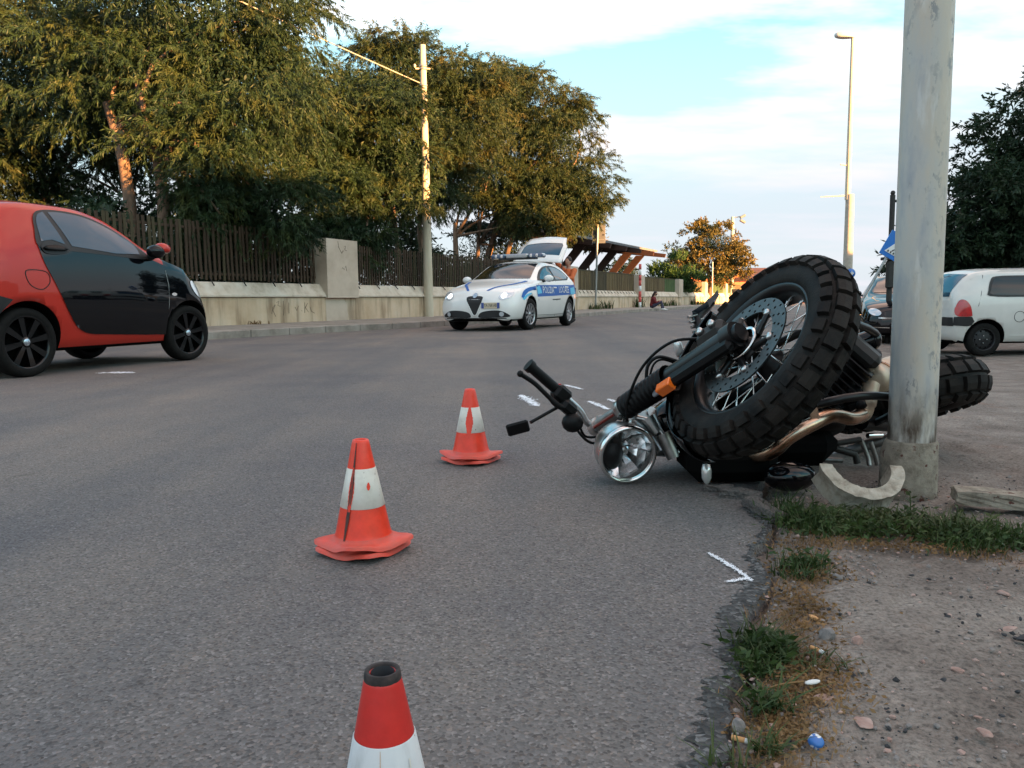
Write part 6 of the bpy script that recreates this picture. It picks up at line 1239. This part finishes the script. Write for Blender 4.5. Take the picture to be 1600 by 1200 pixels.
def butt(x, y, a_, label):
    t = thing('cigarette_butt', label, 'cigarette butt', (x, y, .007), a_); MB().tube([(-.012, 0, 0), (.006, 0, 0)], .0037, 10).build('filter', 'filter_tan', t); MB().tube([(.006, 0, 0), (.012, 0, -.0005)], .0036, 10).build('paper', 'paper_white', t)
butt(.308, 1.024, -.5, 'tan cigarette butt by the road edge at the bottom'); butt(.519, 1.298, -1.0, 'cigarette butt lying below the angular grey stone')
ob = MB().lathe([(0, .006), (.008, .006), (.010, .004), (.0105, -.003), (.0095, -.004)], (.408, 1.014, .008), (.2, -.5, .9), 18).build('bottle_cap', 'cap_blue'); tag(ob, 'crumpled blue and white bottle cap on the dirt', 'bottle cap')
t = thing('dry_twig', 'thin dry twig with a pale leaf lying by the brown straw', 'twig', (.42, 1.16, .01)); MB().tube(cat_rom([(.372, 1.15, .010), (.41, 1.160, .016), (.45, 1.172, .014)], 5), .0016, 5).build('stem', 'dry_straw', t, True)
MB().ball((.464, 1.174, .012), (.015, .006, .003), 10, Matrix.Rotation(.3, 3, 'Z')).build('pale_leaf', 'paper_white', t, True)

def ed_x(y): return np.interp(y, [p[1] for p in EDGE], [p[0] for p in EDGE])
# loose gravel: countless pebbles
def pebbles(n):
    V = []; F_ = []; bm = bmesh.new(); bmesh.ops.create_icosphere(bm, subdivisions=1, radius=1); B = np.array([v.co[:] for v in bm.verts]); bm.verts.index_update(); BF = [tuple(v.index for v in f.verts) for f in bm.faces]; bm.free()
    for i in range(n):
        y = .9 + 1.7 * rng.random() ** 1.3; x = ed_x(y) + .02 + (1.0 * rng.random() if rng.random() < .8 else .25 * rng.random()); r = .0016 + .0048 * rng.random() ** 4
        Q = B * (1 + .25 * rng.normal(size=B.shape)) * np.array([r, r * rng.uniform(.6, 1), r * rng.uniform(.4, .8)]); c_, s_ = math.cos(i), math.sin(i); Q[:, :2] = Q[:, :2] @ np.array([[c_, -s_], [s_, c_]])
        k = len(V); V += (Q + np.array([x, y, r * .25])).tolist(); F_ += [tuple(k + j for j in f) for f in BF]
    return V, F_
for m, n in (('stone_grey', 1900), ('stone_pink', 900), ('stone_dark', 1100)):
    V, F_ = pebbles(n); o = raw('gravel', V, F_, m); o['kind'] = 'stuff'; o['label'] = 'loose fine %s gravel scattered over the dirt' % {'stone_grey': 'grey', 'stone_pink': 'reddish', 'stone_dark': 'dark'}[m]; o['category'] = 'gravel'

# ------------------------------------------------------------------ weeds and dry straw along the broken edge
def blades(pts, h, w_, lean, seg=3, curl=.6):
    """pts n x 3; curved tapering blades"""
    n = len(pts); a_ = rng.random(n) * 2 * math.pi; H = h * (.4 + .9 * rng.random(n)); ln = lean * rng.random(n) * H; D = np.stack([np.cos(a_), np.sin(a_)], 1); S = np.stack([-np.sin(a_ + .4), np.cos(a_ + .4)], 1); V = []; W = w_ * (.6 + .8 * rng.random(n))
    for k in range(seg + 1):
        t = k / seg; c = pts.copy(); c[:, :2] += D * (ln * (t ** 1.6))[:, None]; c[:, 2] += H * (t - curl * .35 * t * t * (lean > .5)); ww = (W * (1 - t) ** .7 * .5)[:, None] if k < seg else 0 * W[:, None]
        lft = c.copy(); lft[:, :2] -= S * ww; rgt = c.copy(); rgt[:, :2] += S * ww; V += [lft, rgt]
    V = np.stack(V, 1); m = 2 * (seg + 1); F_ = []
    for i in range(n): F_ += [(i * m + 2 * k, i * m + 2 * k + 1, i * m + 2 * k + 3, i * m + 2 * k + 2) for k in range(seg)]
    return V.reshape(-1, 3), F_
def clump(cx, cy, rx, ry, n, ang=0):
    d = rng.normal(size=(n, 2)) * .5; p = np.stack([cx + d[:, 0] * rx * math.cos(ang) - d[:, 1] * ry * math.sin(ang), cy + d[:, 0] * rx * math.sin(ang) + d[:, 1] * ry * math.cos(ang)], 1); return np.c_[p, np.zeros(n) - .004]
def weedy(name, label, cl, h, w_, lean, m, cat='weeds', kind='stuff'):
    V, F_ = blades(np.concatenate([clump(*c_) for c_ in cl]), h, w_, lean); o = raw(name, V, F_, m, smooth=True); o['kind'] = kind; o['label'] = label; o['category'] = cat
# the weed strip is uneven: dense tall cushions, thin gaps, stray blades
VV = []; FF = []; path = np.array([(.73, 2.16), (.84, 2.10), (.98, 2.06), (1.12, 1.98), (1.24, 1.88), (1.42, 1.76)])
CL = []
for i in range(64):
    u_ = rng.random() * 5; k = min(4, int(u_)); p = path[k] + (path[k + 1] - path[k]) * (u_ - k); big = rng.random(); dn = np.array([.35, .93]) * rng.normal() * .05
    CL.append((p[0] + dn[0], p[1] + dn[1] - .02, .035 + .05 * big, .03 + .035 * big, int(22 + 85 * big ** 2), .018 + .034 * big * rng.random()))
CL += [(.80, 2.02, .09, .07, 170, .03), (.90, 2.0, .08, .06, 120, .026), (.66, 1.74, .06, .045, 120, .03), (.62, 1.68, .05, .035, 80, .024), (.425, 1.30, .05, .055, 220, .032), (.395, 1.235, .035, .03, 100, .024), (.50, 1.25, .05, .04, 40, .02), (.375, 1.12, .035, .03, 90, .028), (.34, 1.01, .025, .02, 60, .026), (.275, .96, .03, .03, 36, .03)]
for cx, cy, rx, ry, n, h in CL:
    V, F_ = blades(clump(cx, cy, rx, ry, n), h * 1.5, .0042, 2.0 if rng.random() < .7 else .9); k = len(VV); VV += V.tolist(); FF += [tuple(j + k for j in f) for f in F_]
o = raw('grass', VV, FF, 'grass_blade', smooth=True); tag(o, 'low green weeds growing along the footing and the broken road edge', 'weeds', None, 'stuff')
weedy('dry_grass', 'brown dry straw litter matted along the asphalt edge', [(.74, 1.92, .12, .09, 500), (.66, 1.70, .07, .09, 520), (.60, 1.56, .07, .09, 420), (.54, 1.42, .07, .08, 420), (.49, 1.28, .08, .08, 480), (.45, 1.16, .07, .06, 420), (.37, 1.07, .06, .06, 320), (.33, .97, .05, .05, 200), (.92, 1.90, .20, .05, 380, -.2), (1.10, 1.80, .18, .05, 320, -.4), (1.25, 1.68, .14, .05, 200, -.4), (.80, 2.06, .1, .1, 260), (1.0, 2.0, .2, .08, 300, -.3), (.41, 1.12, .05, .1, 300), (.30, .93, .04, .05, 160), (.50, 1.34, .05, .12, 300)], .014, .0022, 3.0, 'dry_straw', 'dry grass')
# broad leaves mixed into the weeds
P = np.concatenate([clump(*c_) for c_ in [(.86, 2.0, .14, .1, 360), (1.02, 1.96, .14, .08, 300), (1.22, 1.84, .16, .07, 240, -.4), (.84, 2.10, .12, .08, 420), (.98, 2.08, .16, .07, 380), (1.16, 2.0, .18, .07, 360, -.4), (1.32, 1.84, .14, .08, 220, -.5), (.43, 1.30, .05, .055, 240), (.40, 1.24, .04, .03, 60), (.66, 1.74, .06, .05, 90), (.375, 1.12, .03, .03, 50)]]); P[:, 2] = .004 + .026 * rng.random(len(P)) ** 1.5
D = rng.normal(size=P.shape); D[:, 2] = np.abs(D[:, 2]) * .5; D /= np.linalg.norm(D, axis=1)[:, None]; V = leaves_mesh(P, D, .012 + .014 * rng.random(len(P)), .005 + .005 * rng.random(len(P)))
o = leaf_obj('weed_leaves', V, 'grass_blade', None); o['kind'] = 'stuff'; o['label'] = 'small broad weed leaves mixed into the grass at the edge'; o['category'] = 'weeds'
# leaf litter crumbs between the straw
P = np.concatenate([clump(*c_) for c_ in [(.68, 1.76, .09, .14, 420), (.57, 1.48, .07, .14, 420), (.48, 1.22, .08, .11, 520), (.38, 1.05, .06, .07, 320), (.95, 1.87, .22, .05, 300, -.2)]]); P[:, 2] = .004
D = rng.normal(size=P.shape); D[:, 2] *= .25; D /= np.linalg.norm(D, axis=1)[:, None]; V = leaves_mesh(P, D, .006 + .008 * rng.random(len(P)), .004 + .003 * rng.random(len(P)))
o = leaf_obj('leaf_litter', V, 'dry_straw', None); o['kind'] = 'stuff'; o['label'] = 'crumbled brown leaf litter on the soil by the edge'; o['category'] = 'leaf litter'
# taller leafy sprouts that stand out one by one
def sprout(x, y, h, nl, label, lean=(0, 0), ls=.022):
    t = thing('weed_sprout', label, 'weed', (x, y, 0), 0, 'leafy sprouts standing above the weeds'); q = [Vector((x + lean[0] * u_ * u_, y + lean[1] * u_ * u_, h * u_)) for u_ in np.linspace(0, 1, 6)]; MB().tube(q, [.0018] * 5 + [.0008], 5).build('stem', 'grass_blade', t, True)
    n = nl; u_ = np.linspace(.2, 1, n); P = np.array([[x + lean[0] * k * k, y + lean[1] * k * k, h * k] for k in u_]); a_ = np.arange(n) * 2.4 + x * 50; D = np.stack([np.cos(a_), np.sin(a_), .35 + .3 * rng.random(n)], 1); D /= np.linalg.norm(D, axis=1)[:, None]
    for k in range(n): leaf_obj('leaf', leaves_mesh(P[k:k + 1], D[k:k + 1], np.array([ls * (1.1 - .4 * u_[k])]), np.array([ls * .42])), 'grass_blade', t)
for i, (x, y, h, nl) in enumerate([(1.085, 2.10, .075, 9), (1.17, 2.03, .055, 7), (1.235, 1.99, .045, 6), (.845, 2.17, .060, 8), (1.30, 1.90, .04, 6), (.775, 2.10, .05, 7), (.425, 1.33, .035, 8), (.455, 1.27, .035, 7)]):
    sprout(x, y, h, nl, ['tallest leafy sprout just before the lamp post footing', 'leafy sprout second from the lamp post footing', 'short sprout below the flat concrete slab', 'leafy sprout left of the concrete half ring', 'low sprout at the right picture edge', 'leafy sprout beside the loose asphalt piece', 'round leaved sprout by the road edge, upper of two', 'round leaved sprout by the road edge, lower of two'][i], (.01 * math.sin(i), .01), .026 if i < 6 else .03)
# weeds rooted at the foot of the far wall
for i, s_ in enumerate((36.6, 38.5, 44.5, 50.5, 53.2, 60, 62.5, 68)):
    p = wp(s_, -.25, .16); P = np.array([p] * 60) + rng.normal(size=(60, 3)) * np.array([.18, .12, 0]); V, F_ = blades(P, .35 + .15 * (i % 3), .05, .8)
    ob = raw('wall_weed', V, F_, 'grass_blade'); tag(ob, '%s weed tuft along the far wall foot, counted from the police car' % ['first', 'second', 'third', 'fourth', 'fifth', 'sixth', 'seventh', 'eighth'][i], 'weed', 'weeds at the foot of the garden wall')
p = wp(13.9, -.15, .17); V, F_ = blades(np.array([p] * 26) + rng.normal(size=(26, 3)) * np.array([.12, .06, 0]), .10, .03, 1.2); tag(raw('wall_weed', V, F_, 'dry_straw'), 'low dry weed at wall foot right of the red car', 'weed')
